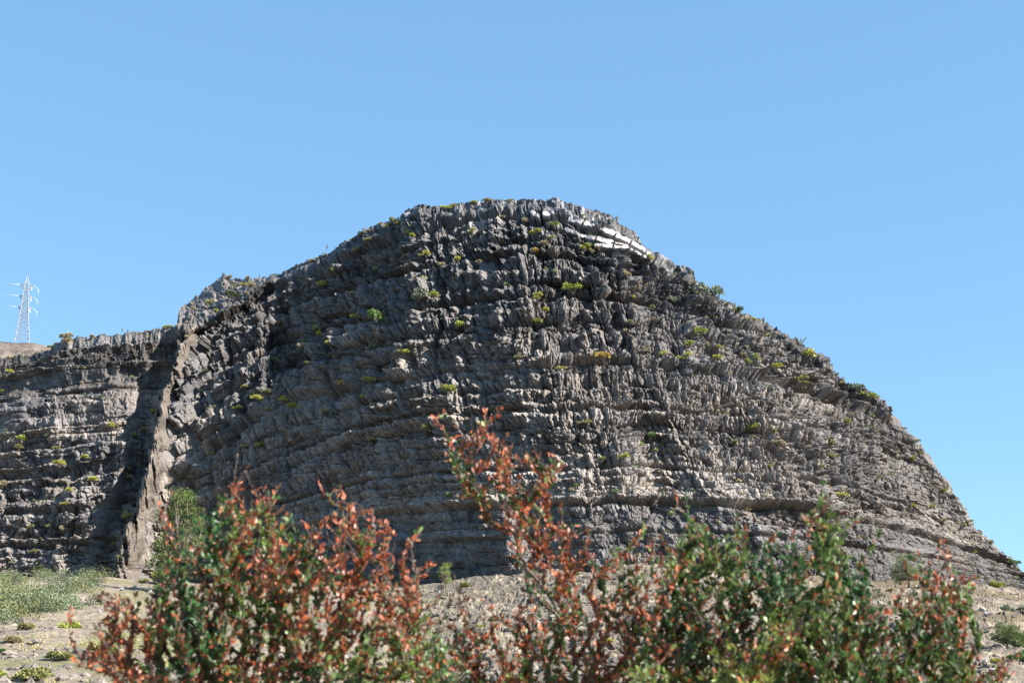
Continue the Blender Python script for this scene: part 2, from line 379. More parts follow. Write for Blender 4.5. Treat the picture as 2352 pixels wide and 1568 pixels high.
    val = val * (1 - dike_m) + (0.17 * (1 + .8 * fb2(X / 14, Yp / 18, 97, 4))) * dike_m; br = br * (1 - dike_m) + 1.35 * dike_m
    val = val * (1 - shm) + (0.20 * (1 + .8 * fb2(X / 11, Yp / 7, 98, 4))) * shm; br = br * (1 - shm) + 1.1 * shm
    lit = slab; val = val * (1 - lit) + 0.62 * (1 + .5 * fb2(X / 12, Yp / 4, 100, 3)) * lit  # white sun reflection of the slabs put into their colour
    val = val * (1 - 0.9 * tops * (1 - lit)) + 0.36 * 0.9 * tops * (1 - lit)  # sunlit brightness of the summit slab tops, painted paler too
    br = br * (1 - lit) + .6 * lit
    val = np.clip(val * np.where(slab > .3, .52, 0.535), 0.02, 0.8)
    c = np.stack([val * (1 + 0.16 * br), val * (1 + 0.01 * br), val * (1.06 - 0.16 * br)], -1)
    rough = np.clip(0.72 - 0.15 * (Lv < 215) - 0.25 * slab - 0.2 * tops, 0.25, 1)
    # ---------------- the far side: over the crest and down again
    bs = np.concatenate([np.linspace(1.5, 14, 10), np.linspace(20, 90, 12), np.linspace(110, 330, 12)])[::-1]
    top = P[0]; rows = []; az = top[:, :2] / np.linalg.norm(top[:, :2], axis=1, keepdims=True)
    for b in bs:
        q = top.copy(); q[:, :2] += az * b; q[:, 2] = np.maximum(top[:, 2] - 0.12 * b - 0.0016 * b * b + 1.2 * min(1, b / 30) * fb2(cols / 40, cols * 0 + b / 9, 55, 4) - 0.5, 20)
        rows.append(q)
    B = np.stack(rows, 0); P2 = np.concatenate([B, P], 0)
    cc = np.concatenate([np.broadcast_to(c[0], B.shape), c], 0)
    rr = np.concatenate([np.broadcast_to(rough[0], B.shape[:2]), rough], 0)
    R, Cn = P2.shape[:2]
    idx = np.arange(R * Cn).reshape(R, Cn)
    F = np.stack([idx[:-1, :-1], idx[1:, :-1], idx[1:, 1:], idx[:-1, 1:]], -1).reshape(-1, 4)
    col = np.concatenate([cc, rr[..., None]], -1).reshape(-1, 4)
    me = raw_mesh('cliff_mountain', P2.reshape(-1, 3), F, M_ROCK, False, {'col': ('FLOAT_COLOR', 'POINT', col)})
    o = obj('cliff_mountain', me); tag(o, kind='structure')
    return P, c
CP, CC = build_mountain()
CSX, CSY = project(CP)

def on_cliff(sx, sy):
    """point of the cliff surface seen at a picture position"""
    ci = int(np.clip((sx - cols[0]) / STEP, 12, len(cols) - 13))
    a = CSX[:, ci - 12:ci + 13]; b = CSY[:, ci - 12:ci + 13]
    dd = (a - sx) ** 2 + (b - sy) ** 2 + CP[:, ci - 12:ci + 13, 1] * 0.3
    r, c = np.unravel_index(np.argmin(dd), dd.shape)
    return CP[r, ci - 12 + c]

# ------------------------------------------------------------------ the ground sheet
def zb_line(az):      # cliff foot: depth and height for an azimuth (tan)
    sx = W0 / 2 + az * FPX * 1.0
    Y = np.interp(sx, DX, D3); yb = pl(BASE, sx)
    p = at(sx, yb, Y)
    return Y, p[..., 2]

def ground_height(x, y):
    """ground z at world x, y (without fine relief)"""
    yy = np.maximum(y, 1e-3); az = np.clip(x / np.maximum(yy, 20.0), -0.42, 0.42)
    Yb, zb = zb_line(az)
    y0 = 34.0
    t = np.clip((y - y0) / (Yb - y0), 0, 1.12)
    k = np.interp(az, [-0.4, -0.3, -0.2, 0, 0.2, 0.35], [1.0, 1.0, 1.05, 1.12, 1.1, 1.02])
    z = zb * t ** k
    z = z - 1.0 * (1 - smooth(0, 6, np.hypot(x, y))) * 0
    return z

def build_ground():
    a1 = np.linspace(-0.36, 0.36, 900); side = np.geomspace(0.37, 6.0, 40)
    a = np.concatenate([-side[::-1], a1, side]); ang = np.arctan(a)
    y1 = np.geomspace(0.6, 70, 60); y2 = np.geomspace(72, 420, 560); y3 = np.geomspace(440, 9000, 30)
    rr = np.concatenate([y1, y2, y3])
    A, R = np.meshgrid(ang, rr)
    X = R * np.tan(np.clip(A, -1.22, 1.22)) ; Y = R + 0 * X
    Z = ground_height(X, Y)
    az = X / np.maximum(Y, 20)
    near = smooth(50, 110, Y) * (1 - smooth(430, 600, Y))
    sxp = W0 / 2 + az * FPX
    rel = 1.6 * fb2(X / 28, Y / 28, 701, 4) * near + 0.25 * fb2(X / 3.0, Y / 3.0, 703, 4) * near
    # ledges of bedrock in the middle and on the right
    mk = smooth(930, 1050, sxp) * near
    st = Z / 1.15 + 0.55 * fb2(X / 22, Y / 30, 705, 3)
    f = st - np.floor(st); stepz = (np.floor(st) + smooth(0.0, 0.22, f)) * 1.15 - Z
    mk2 = mk * (0.5 + 0.5 * smooth(-0.25, 0.2, fb2(X / 18, Y / 24, 706, 3)))
    rel = rel + stepz * mk2 * 0.85
    cx_, cy_, ox, oy, ed = vor2(X / 1.7, Y / 2.4, 711)
    rel = rel + mk * (0.55 * (hsh(cx_, cy_, 712) - .5) + 0.5 * (hsh(cx_, cy_, 713) - .5) * ox + .5 * (hsh(cx_, cy_, 714) - .5) * oy)
    rub = smooth(0.0, 0.35, fb2(X / 16, Y / 22, 716, 3)) * near
    cx_, cy_, ox, oy, ed = vor2(X / 0.7, Y / 0.9, 721)
    rel = rel + (0.12 + 0.3 * mk + 0.18 * rub) * near * np.maximum(hsh(cx_, cy_, 722) - .45, 0) * np.minimum(ed * 3, 1)
    Z = Z + rel
    far = Y > 430
    Z = np.where(far, np.maximum(25, 44 - (Y - 430) * 0.02), Z)
    behind = Y < 0
    # extend behind the viewer: mirror rows with gentle level ground
    g = fb2(X / 14, Y / 20, 731, 4); wn_ = fb2(X / 1.1, Y / 1.6, 732, 4)
    lft = np.clip(1 - mk, 0, 1)
    v = (0.135 * lft + 0.095 * (1 - lft)) * (1 + 0.25 * g + 0.45 * wn_) + .05 * (hsh(cx_, cy_, 733) > .93) * (0.4 + mk + rub)
    warm = 1.6 * lft + 1.6 * (1 - lft) + 0.3 * g
    red = smooth(0.0, 0.3, fb2(X / 30, Y / 20, 735, 3)) * mk * smooth(1450, 1700, sxp)
    v = v * (1 - 0.42 * red) * (1 + .25 * smooth(-.1, .3, fb2(X / 40, Y / 50, 741, 2))); warm = warm + red * 0.7
    c = np.stack([v * (1 + .17 * warm), v * (1 + .02 * warm), v * (1.03 - .17 * warm)], -1)
    gy = smooth(-0.05, 0.3, fb2(X / 6, Y / 9, 736, 4)) * (lft * 0.65 + .1)     # thin dry grass between the stones
    c = c * (1 - gy[..., None]) + np.array([.125, .115, .05]) * gy[..., None]
    c = np.clip(c, 0.02, .8)
    # rows behind the camera, level
    nb_ = 14; yb = -np.geomspace(0.2, 9000, nb_)[::-1]
    XB = np.broadcast_to(np.tan(np.clip(ang, -1.22, 1.22)), (nb_, len(ang))) * np.abs(yb)[:, None].clip(0.6)
    YB = np.broadcast_to(yb[:, None], XB.shape); ZB = np.zeros_like(XB)
    X = np.concatenate([XB, X]); Y = np.concatenate([YB, Y]); Z = np.concatenate([ZB, Z]); c = np.concatenate([np.full(XB.shape + (3,), .25), c])
    Rn, Cn = X.shape; idx = np.arange(Rn * Cn).reshape(Rn, Cn)
    F = np.stack([idx[:-1, :-1], idx[:-1, 1:], idx[1:, 1:], idx[1:, :-1]], -1).reshape(-1, 4)
    col = np.concatenate([c, np.full(c.shape[:2] + (1,), .9)], -1).reshape(-1, 4)
    me = raw_mesh('ground', np.stack([X, Y, Z], -1).reshape(-1, 3), F, M_GROUND, False, {'col': ('FLOAT_COLOR', 'POINT', col)})
    tag(obj('ground', me), kind='structure')
    return X[nb_:], Y[nb_:], Z[nb_:], rr, a
GX, GY, GZ, GR, GA = build_ground()

def ground_z(x, y):
    """height of the built sheet"""
    j = np.clip(np.searchsorted(GR, y), 1, len(GR) - 1); i = np.clip(np.searchsorted(GA, x / np.maximum(y, .6)), 1, len(GA) - 1)
    return np.minimum(GZ[j, i], GZ[j - 1, i - 1])
GPX, GPY = project(np.stack([GX, GY, GZ], -1))
def on_ground(sx, sy):
    m = np.where((GR > 60) & (GR < 425))[0]
    i = int(np.clip(np.searchsorted(GA, (sx - W0 / 2) / FPX / 0.985), 6, len(GA) - 7))
    a = GPX[m, i - 6:i + 7]; b = GPY[m, i - 6:i + 7]
    dd = (a - sx) ** 2 + (b - sy) ** 2 + GR[m][:, None] * 0.02
    r, c = np.unravel_index(np.argmin(dd), dd.shape)
    return np.array([GX[m[r], i - 6 + c], GY[m[r], i - 6 + c], GZ[m[r], i - 6 + c]])
#=====STAGE2
# ------------------------------------------------------------------ plant materials
def leaf_material(name, rough=0.5, spec=0.4, trans=0.3, var=0.35):
    m, nt, b = new_mat(name); L = nt.links.new
    at_ = N(nt, 'ShaderNodeAttribute', attribute_name='col')
    tc = N(nt, 'ShaderNodeTexCoord'); n1 = N(nt, 'ShaderNodeTexNoise'); n1.inputs['Scale'].default_value = 9
    L(tc.outputs['Object'], n1.inputs['Vector'])
    mr = N(nt, 'ShaderNodeMapRange'); mr.inputs['From Min'].default_value = 0.3; mr.inputs['From Max'].default_value = 0.7
    mr.inputs['To Min'].default_value = 1 - var; mr.inputs['To Max'].default_value = 1 + var
    L(n1.outputs['Fac'], mr.inputs['Value'])
    mx = N(nt, 'ShaderNodeVectorMath', operation='SCALE'); L(at_.outputs['Color'], mx.inputs[0]); L(mr.outputs[0], mx.inputs['Scale'])
    L(mx.outputs[0], b.inputs['Base Color']); b.inputs['Roughness'].default_value = rough; b.inputs['Specular IOR Level'].default_value = spec
    if trans > 0:
        t = N(nt, 'ShaderNodeBsdfTranslucent'); L(mx.outputs[0], t.inputs['Color'])
        ms = N(nt, 'ShaderNodeMixShader'); ms.inputs[0].default_value = trans
        L(b.outputs[0], ms.inputs[1]); L(t.outputs[0], ms.inputs[2])
        L(ms.outputs[0], nt.nodes['Material Output'].inputs['Surface'])
    return m

def tint_material(name, rgb, rough=0.7, var=0.4, trans=0.15, scale=5):
    m, nt, b = new_mat(name); L = nt.links.new
    tc = N(nt, 'ShaderNodeTexCoord'); n1 = N(nt, 'ShaderNodeTexNoise'); n1.inputs['Scale'].default_value = scale; n1.inputs['Detail'].default_value = 3
    L(tc.outputs['Object'], n1.inputs['Vector'])
    cr = N(nt, 'ShaderNodeValToRGB'); L(n1.outputs['Fac'], cr.inputs['Fac'])
    cr.color_ramp.elements[0].position = 0.32; cr.color_ramp.elements[1].position = 0.68
    cr.color_ramp.elements[0].color = tuple(c * (1 - var) for c in rgb) + (1,)
    cr.color_ramp.elements[1].color = tuple(min(1, c * (1 + var)) for c in rgb) + (1,)
    L(cr.outputs[0], b.inputs['Base Color']); b.inputs['Roughness'].default_value = rough; b.inputs['Specular IOR Level'].default_value = 0.25
    if trans > 0:
        t = N(nt, 'ShaderNodeBsdfTranslucent'); L(cr.outputs[0], t.inputs['Color'])
        ms = N(nt, 'ShaderNodeMixShader'); ms.inputs[0].default_value = trans
        L(b.outputs[0], ms.inputs[1]); L(t.outputs[0], ms.inputs[2])
        L(ms.outputs[0], nt.nodes['Material Output'].inputs['Surface'])
    return m

def metal_material(name, rgb, rough=0.4):
    m, nt, b = new_mat(name); L = nt.links.new
    tc = N(nt, 'ShaderNodeTexCoord'); n1 = N(nt, 'ShaderNodeTexNoise'); n1.inputs['Scale'].default_value = 0.8
    L(tc.outputs['Object'], n1.inputs['Vector'])
    cr = N(nt, 'ShaderNodeValToRGB'); L(n1.outputs['Fac'], cr.inputs['Fac'])
    cr.color_ramp.elements[0].color = tuple(c * .85 for c in rgb) + (1,); cr.color_ramp.elements[1].color = tuple(rgb) + (1,)
    L(cr.outputs[0], b.inputs['Base Color']); b.inputs['Roughness'].default_value = rough; b.inputs['Metallic'].default_value = 0.2
    return m

M_LEAF = leaf_material('glossy_leaf', 0.44, 0.5, 0.3)
M_DRYLEAF = leaf_material('dry_leaf', 0.42, 0.5, 0.25)
M_FAR = leaf_material('small_leaf', 0.6, 0.3, 0.2)
M_BARK = tint_material('grey_bark', (.13, .105, .085), 0.85, 0.35, 0, 14)
M_CACT = tint_material('cactus_skin', (.10, .10, .07), 0.8, 0.4, 0, 3)
SHRUB_COL = {'lime-green': (.25, .28, .055), 'yellow': (.34, .33, .07), 'olive': (.24, .24, .085), 'tan': (.32, .27, .16), 'orange-yellow': (.38, .26, .06),
             'green': (.12, .19, .05), 'grey-green': (.19, .22, .15), 'dark green': (.055, .08, .035)}
M_SHRUB = {k: tint_material('foliage_' + k.replace('-', '_').replace(' ', '_'), v) for k, v in SHRUB_COL.items()}

def frames(D):
    D = D / (np.linalg.norm(D, axis=1, keepdims=True) + 1e-9)
    ref = np.where(np.abs(D[:, 2:3]) < .9, np.array([[0, 0, 1.]]), np.array([[1., 0, 0]]))
    A = np.cross(D, ref); A /= np.linalg.norm(A, axis=1, keepdims=True) + 1e-9
    return D, A, np.cross(A, D)

def tubes(segs, r0, r1, n=5):
    """segs (m,2,3): tapered prisms"""
    segs = np.asarray(segs, float); D, A, B = frames(segs[:, 1] - segs[:, 0]); m = len(segs)
    t = np.arange(n) / n * 2 * np.pi; c = np.cos(t)[None, :, None]; s_ = np.sin(t)[None, :, None]
    ring = A[:, None] * c + B[:, None] * s_
    r0 = np.broadcast_to(np.asarray(r0, float), (m,))[:, None, None]; r1 = np.broadcast_to(np.asarray(r1, float), (m,))[:, None, None]
    V = np.concatenate([segs[:, 0][:, None] + ring * r0, segs[:, 1][:, None] + ring * r1], 1).reshape(-1, 3)
    base = (np.arange(m) * 2 * n)[:, None]; i = np.arange(n)[None]; j = (np.arange(n) + 1)[None] % n
    F = np.stack([base + i, base + j, base + j + n, base + i + n], -1).reshape(-1, 4)
    return V, F

def leaves(P, D, ln, wd, rs, fold=0.25, curl=0.15):
    """P points, D directions -> leaf meshes of two folded quads, six vertices each"""
    m = len(P); D, A, B = frames(D); th = rs.rand(m) * 2 * np.pi
    U = A * np.cos(th)[:, None] + B * np.sin(th)[:, None]; Nn = np.cross(D, U)
    ln = np.asarray(ln)[:, None]; wd = np.asarray(wd)[:, None]
    v0 = P; tip = P + D * ln + Nn * ln * curl
    def p(a, b): return P + D * ln * a + U * wd * b + Nn * (np.abs(b) * wd * fold + ln * curl * a * a)
    V = np.stack([v0, p(.30, .42), p(.72, .40), tip, p(.30, -.42), p(.72, -.40)], 1).reshape(-1, 3)
    b = (np.arange(m) * 6)[:, None]
    F = np.concatenate([b + np.array([[0, 1, 2, 3]]), b + np.array([[0, 3, 5, 4]])], 0)
    return V, F

# ------------------------------------------------------------------ small plants seen from afar
def tuft_mesh(name, seed, nb=240, wide=1.0, tall=0.75, kind='dome'):
    rs = np.random.RandomState(seed)
    nl = rs.randint(4, 8); lc = np.stack([rs.uniform(-.6, .6, nl) * wide, rs.uniform(-.5, .5, nl) * wide, rs.uniform(.15, .6, nl) * tall], 1); lr = rs.uniform(.28, .5, nl)
    pick = rs.randint(0, nl, nb); d = rs.normal(size=(nb, 3)); d /= np.linalg.norm(d, axis=1, keepdims=True); d[:, 2] = np.abs(d[:, 2]) * 0.9 + (-0.25 if kind == 'dome' else 0.2)
    P = lc[pick] + d * lr[pick][:, None] * rs.uniform(.55, 1.05, nb)[:, None]
    P[:, 2] = np.maximum(P[:, 2], -0.1)
    dr = d + rs.normal(size=(nb, 3)) * .45 + np.array([0, 0, .5])
    V, F = leaves(P, dr, rs.uniform(.14, .28, nb), rs.uniform(.08, .17, nb), rs)
    # stems from the foot
    k = rs.choice(nb, 26, False); seg = np.stack([np.tile([[0, 0, -.25]], (26, 1)) + rs.normal(size=(26, 3)) * .05, P[k]], 1)
    V2, F2 = tubes(seg, .02, .008, 3)
    midx = np.concatenate([np.zeros(len(F)), np.ones(len(F2))])
    return raw_mesh(name, np.concatenate([V, V2]), np.concatenate([F, F2 + len(V)]), None, False, None, [M_SHRUB['olive'], M_BARK], midx)

TUFTS = [tuft_mesh('shrub', 900 + i, 420, [1, 1.25, .85, 1.1, 1.35, .8][i], [.8, .6, 1.0, .7, .5, 1.15][i]) for i in range(6)]

# picture positions of the shrubs: (x, y, width, colour), from the four enlarged views of the photograph
def zz(x0, y0, k, rows): return [(x0 + a * k, y0 + b * k, w_ * k, c) for a, b, w_, c in rows]
Yl, Li, Ol, Ta, Or, Gr, GG, DG = 'yellow', 'lime-green', 'olive', 'tan', 'orange-yellow', 'green', 'grey-green', 'dark green'
PL = []
PL += zz(588, 402, .293, [(830,470,90,Yl),(890,455,55,Ta),(1025,418,65,Yl),(1120,410,60,Ol),(870,525,45,Ol),(785,620,60,Ta),(1205,470,55,Yl),(1232,497,60,Yl),(1690,460,55,Li),(1925,540,35,Ol),(600,765,45,Li),(515,890,75,Yl),(375,942,32,Gr),(760,945,34,Yl),(1168,665,60,Ta),(1335,650,75,Yl),(1280,650,34,Ol),(1585,685,55,Yl),(1445,710,45,Ta),(1100,795,40,Yl),(940,760,45,Ta),(1180,732,40,Ta),(1740,700,45,Ta),(1285,990,120,GG),(1390,985,95,Li),(800,1135,62,Li),(960,1170,135,Gr),(1195,1090,45,Ta),(1580,1205,80,Li),(465,1240,90,Ol),(512,1265,52,Yl),(575,1345,62,Yl),(395,1325,36,Gr),(355,1360,50,Ta),(625,1432,40,Yl),(580,1430,40,Ol),(160,1468,52,Gr),(1160,1412,62,Yl),(900,1350,38,Ol),(175,1178,38,Ol),(415,1485,40,Ol),(530,1525,45,Ol),(1640,1305,34,Ta),
  (1085,360,90,Ol),(1050,395,70,GG),(1490,255,85,Yl),(1545,232,80,Ol),(1395,250,45,Ta),(1700,222,70,Yl),(1805,215,95,Ta),(1985,205,60,Ta),(1940,350,40,Ta),(430,665,60,Ta),(485,658,50,Ol),(975,372,50,Ta),(755,490,50,Ta)])
PL += zz(1176, 402, .293, [(185,478,80,Yl),(325,415,65,Li),(305,512,36,Ol),(245,558,50,Ta),(185,630,62,Or),(612,515,65,Ol),(612,565,48,Li),(570,605,75,Yl),(625,607,40,Ol),(687,598,55,Ta),(335,775,40,Ol),(1085,672,55,Yl),(905,792,62,Ta),(475,930,95,Li),(588,880,55,Ol),(200,980,72,Yl),(1000,905,38,Ta),(958,975,42,Yl),(258,1092,60,Yl),(185,1175,80,Li),(915,1180,45,Ol),(1110,1140,40,Ta),(1365,1345,80,Li),(1470,1265,88,Li),(1370,1420,55,Yl),(1340,1452,52,Yl),(1040,1388,48,Ta),(1175,1415,50,Yl),(1615,1368,55,Yl),(1600,1452,65,Yl),(705,1455,100,Or),(375,1522,52,Yl),(1915,1450,66,Li),(1810,1425,45,Ta),(1855,1485,65,Ol),(1900,1290,38,Ta),(50,1440,38,Ol),(90,378,55,Ta),(1540,990,170,GG),(1270,1000,60,GG),(1680,1000,60,Gr),(1745,1055,120,DG),(1800,1105,60,GG),(1890,1120,85,Yl),(1830,1138,62,Ta),(1425,862,42,Ta)])
PL += zz(1764, 689, .293, [(60,548,85,Yl),(320,475,110,Yl),(210,660,62,Ol),(265,640,62,Ol),(290,655,46,Li),(265,715,55,Ta),(535,665,60,Or),(570,655,34,Yl),(780,780,95,Li),(850,760,42,Ta),(540,580,52,Ta),(630,980,75,Ol),(50,1050,60,Ol),(495,1145,55,Ol),(65,1140,50,Ol),(110,1135,62,Ta),(515,1238,52,Ol),(410,1315,42,Ol),(965,955,42,Ta),(1065,990,60,Ta),(1165,1080,52,Ol),(1200,1210,30,Li),(1125,1265,50,Li),(1375,1510,50,Li),(560,1540,75,Yl),(10,1310,42,Yl),(690,710,80,GG),(1205,1330,38,Ta)])
PL += zz(1764, 1091, .3043, [(1090,250,52,Yl),(1235,245,36,Yl),(1520,345,50,Li),(1305,355,45,Ta),(1480,388,30,Li),(1680,510,70,Ta),(1850,640,90,Gr)])
PL += zz(1176, 861, .451, [(345,262,38,Ta),(382,250,30,Yl),(1232,290,52,Yl),(705,325,38,Gr),(658,360,28,Yl),(560,428,40,Yl),(460,442,38,Ol),(757,358,26,Gr),(1128,350,28,Gr),(322,572,28,Gr),(520,602,34,Gr)])
PL += zz(588, 861, .451, [(140,148,48,Yl),(190,180,58,Li),(287,158,42,Ta),(62,190,34,Ol),(147,290,32,Ta),(17,370,44,Yl),(578,38,48,Li),(450,62,50,Or),(538,128,38,Yl),(590,160,30,Ta),(345,195,44,Ta),(388,205,40,GG),(978,90,58,Li),(580,340,48,Ta),(865,305,62,Ol),(20,135,38,Yl),(65,95,36,Ol),(8,240,30,Ta),(990,625,36,Gr)])
PL += zz(0, 574, .2563, [(1370,1470,62,Li),(2190,1245,52,Li),(2275,1350,64,Yl),(1845,1130,72,DG),(2095,455,105,DG),(1885,500,64,Ol),(1940,558,40,Yl),(1725,545,55,Ta),(1670,800,50,Ta),(620,845,110,Ta),(105,910,70,Ta),(470,868,85,Ol),(840,770,95,Ta),(2060,260,90,Ta),(2230,255,85,Ta),(2190,330,44,Yl),(2250,365,90,Ta),(2215,415,60,Ta),(1515,682,85,Yl),(1330,692,62,Ta),(1260,712,50,Ta),(1515,1158,42,Ol),(2130,1430,54,Yl),(95,1110,52,Yl),(15,1282,42,Li),(200,930,80,GG)])
PL += zz(0, 976, .3777, [(145,108,60,Li),(125,155,44,Ol),(695,25,44,Yl),(880,38,36,Yl),(825,75,34,Ol),(530,205,42,Yl),(370,253,52,Yl),(350,150,40,Ol),(585,345,54,Yl),(425,410,38,Yl),(400,490,44,Yl),(190,635,42,Ol),(205,780,36,Ol),(395,650,45,Ta),(1285,200,46,Yl),(1155,330,36,Ol),(785,580,62,Ol),(700,745,44,Ol),(780,285,44,Ol),(780,338,50,Ta),(20,385,50,Ta),(1265,300,36,Ta),(1490,140,44,Ta)])

def zone(x, y):
    c = pl(CREST, y) if y > 650 else 560
    if x < c - 8:
        if y < 835: return 'along the rim of the left wall'
        if y < 975: return 'high on the left wall'
        if y < 1110: return 'halfway up the left wall'
        return 'low on the left wall'
    if x < c + 60 and y > 700: return 'on the steep rock dike'
    if x < 690 and y < 745 and y < 1000 - 0.5 * x: return 'on the rubble shelf above the dike'
    sk = pl(SKY, x)
    if y < sk + 22:
        if x < 1000: return "on the dome's left skyline"
        if x < 1450: return "on the dome's summit line"
        if x < 1900: return "on the dome's upper right skyline"
        return "on the dome's lower right skyline"
    if x < 800: side = 'left flank'
    elif x < 1150: side = 'left centre'
    elif x < 1450: side = 'middle'
    elif x < 1764: side = 'right centre'
    else: side = 'right flank'
    hgt = 'top' if y < 600 else 'upper' if y < 740 else 'middle' if y < 960 else 'lower'
    side = side.replace('middle', 'centre')
    return {'top': f"near the top of the dome's {side}", 'upper': f"on the upper part of the dome's {side}", 'middle': f"halfway up the dome's {side}", 'lower': f"low on the dome's {side}"}[hgt]

ORD = ['first', 'second', 'third', 'fourth', 'fifth', 'sixth', 'seventh', 'eighth', 'ninth', 'tenth']
NUM = ['', 'one', 'two', 'three', 'four', 'five', 'six', 'seven', 'eight', 'nine', 'ten', 'eleven', 'twelve']
def place_shrubs():
    rnd = random.Random(5); info = {}
    for x, y, wd, c in PL:
        size = 'small' if wd < 13 else 'large' if wd > 24 else 'rounded'
        info.setdefault((c, zone(x, y)), []).append((x, y, wd, c, size))
    for (c, zn), lst in info.items():
        lst.sort()
        for i, (x, y, wd, c, size) in enumerate(lst):
            n = len(lst); noun = {'tan': 'dry tuft', 'grey-green': 'thorny bush'}.get(c, 'bush')
            lab = f'{c} {noun} {zn}'
            if n == 2: lab += ', the ' + ('left' if i == 0 else 'right') + ' one of two'
            elif n > 2 and len(lab.split()) > 11: lab += ', ' + ('leftmost' if i == 0 else 'rightmost' if i == n - 1 else ORD[i] + ' from left')
            elif n > 2: lab += ', ' + ('leftmost' if i == 0 else 'rightmost' if i == n - 1 else ORD[i] + ' from left') + ' of ' + NUM[min(n, 12)]
            if len(lab.split()) > 16: lab = lab.replace(' of ' + NUM[min(n, 12)], '').replace(' part', '')
            sk = pl(SKY, x); yy = max(y, sk + 3)
            p = on_cliff(x, yy)
            o = bpy.data.objects.new('shrub', TUFTS[rnd.randrange(6)]); link(o)
            o.material_slots[0].link = 'OBJECT'; o.material_slots[0].material = M_SHRUB[c]
            rim = y < sk + 14; r = wd * p[1] / FPX * 0.5 * (1.0 if rim else 1.42)
            o.location = Vector(p) + Vector((0, -0.85 * r, -0.25 * r if rim else 0.08 * r)); o.scale = (r * rnd.uniform(.75, 1.35), r, r * rnd.uniform(.9, 1.4) * (.75 if rim else 1)); o.rotation_euler = (0, 0, rnd.uniform(0, 6.28))
            tag(o, lab, 'shrub', 'shrubs rooted on the cliff ledges')
place_shrubs()

def ledge_grass():
    rs = np.random.RandomState(77); n = 1500
    rr_ = rs.randint(10, nr - 30, n); cc_ = rs.randint(20, len(cols) - 20, n)
    # where a ledge lies flat enough for a plant
    sl_ = (CP[rr_ - 2, cc_, 1] - CP[rr_ + 2, cc_, 1]); up = CP[rr_ - 2, cc_, 2] - CP[rr_ + 2, cc_, 2]
    g = fb2(cols[cc_] / 120, rr_ / 60, 78, 2)
    ok = (sl_ > up * 1.2) & (g > -.2); P = CP[rr_[ok], cc_[ok]]; n = len(P); nb = 26; k = np.repeat(np.arange(n), nb); R_ = rs.uniform(.3, .8, n)
    d_ = rs.normal(size=(n * nb, 3)); d_ /= np.linalg.norm(d_, axis=1, keepdims=True); d_[:, 2] = np.abs(d_[:, 2])
    V, F = leaves(P[k] + d_ * R_[k][:, None] * .6 + [0, -.3, .1], d_ + [0, 0, .4], R_[k] * .7, R_[k] * .3, rs)
    cb = np.array([[.20, .20, .07], [.30, .24, .13], [.13, .16, .06]])[rs.randint(0, 3, n)]; cv = cb[k] * rs.uniform(.7, 1.3, (n * nb, 1))
    o = obj('ledge_grass', raw_mesh('ledge_grass', V, F, M_FAR, False, {'col': ('FLOAT_COLOR', 'POINT', np.repeat(np.concatenate([cv, np.ones((n * nb, 1))], 1), 6, 0))}))
    tag(o, 'tiny tufts of grass dotted over the cliff ledges', 'grass', kind='stuff')
ledge_grass()

# ------------------------------------------------------------------ cacti and dead flower stalks against the sky
def cactus_mesh(seed, n, h, spread, r):
    rs = np.random.RandomState(seed); seg = [[np.array([-.2 * spread, 0, -.4]), np.array([.2 * spread, 0, -.35])]]; r0 = [r]; r1 = [r]
    for i in range(n):
        b = np.array([rs.uniform(-spread, spread) * .15, rs.uniform(-.05, .05) * spread, -.4]); top = b + np.array([rs.uniform(-spread, spread) * .6, rs.uniform(-.2, .2), h * rs.uniform(.6, 1) + .4])
        pts = [b + (top - b) * t + np.array([.1 * h * math.sin(t * 2.5) * (1 if i % 2 else -1), 0, 0]) for t in np.linspace(0, 1, 7)]
        for k in range(6):
            seg.append([pts[k], pts[k + 1]]); q = [.8, 1, 1.05, 1, 1, .85, .25]; r0.append(r * q[k]); r1.append(r * q[k + 1])
    V, F = tubes(seg, r0, r1, 7)
    return raw_mesh('cactus', V, F, M_CACT)
def stalk_mesh(seed, h):
    rs = np.random.RandomState(seed); p = [np.array([.12 * h * (t ** 2), 0, h * t - .3]) for t in np.linspace(0, 1, 6)]
    V, F = tubes([[p[i], p[i + 1]] for i in range(5)], .06, .05, 5)
    a = p[-1]; V2, F2 = tubes([[a - [0, 0, .34 * h], a - [0, 0, .22 * h]], [a - [0, 0, .22 * h], a], [a, a + [0, 0, .08 * h]]], [.06, .2, .17], [.2, .17, .03], 6)
    n = 14; an = rs.rand(n) * 6.28; seg = [[[0, 0, -.3], [math.cos(q) * .6, math.sin(q) * .6, .35]] for q in an]
    V3, F3 = tubes(seg, .06, .01, 3)
    F = np.concatenate([F, F2 + len(V), F3 + len(V) + len(V2)])
    return raw_mesh('flower_stalk', np.concatenate([V, V2, V3]), F, M_CACT)
CT = [(1416, 497, 4, 2.1, 1.4, .16, 'clump of slim cacti on the skyline beside the white slabs'),
      (1628, 676, 3, 2.0, .9, .14, 'slim dark cactus below the dark knob on the right skyline'),
      (1686, 700, 2, 2.6, .5, .17, 'tall single cactus left of the dark green skyline bush'),
      (1699, 712, 4, 2.3, .9, .18, 'thick cactus clump inside the dark green skyline bush'),
      (1752, 742, 3, 2.2, 1.8, .13, 'curved cactus arms right of the yellow skyline bush'),
      (1836, 786, 6, 2.2, 3.2, .17, 'sprawling brown cactus lying over the right skyline'),
      (1938, 868, 2, 1.3, .8, .10, 'tiny cactus on the stepped right skyline'),
      (2186, 1120, 2, 1.0, .6, .10, 'short cactus stub low on the right skyline')]
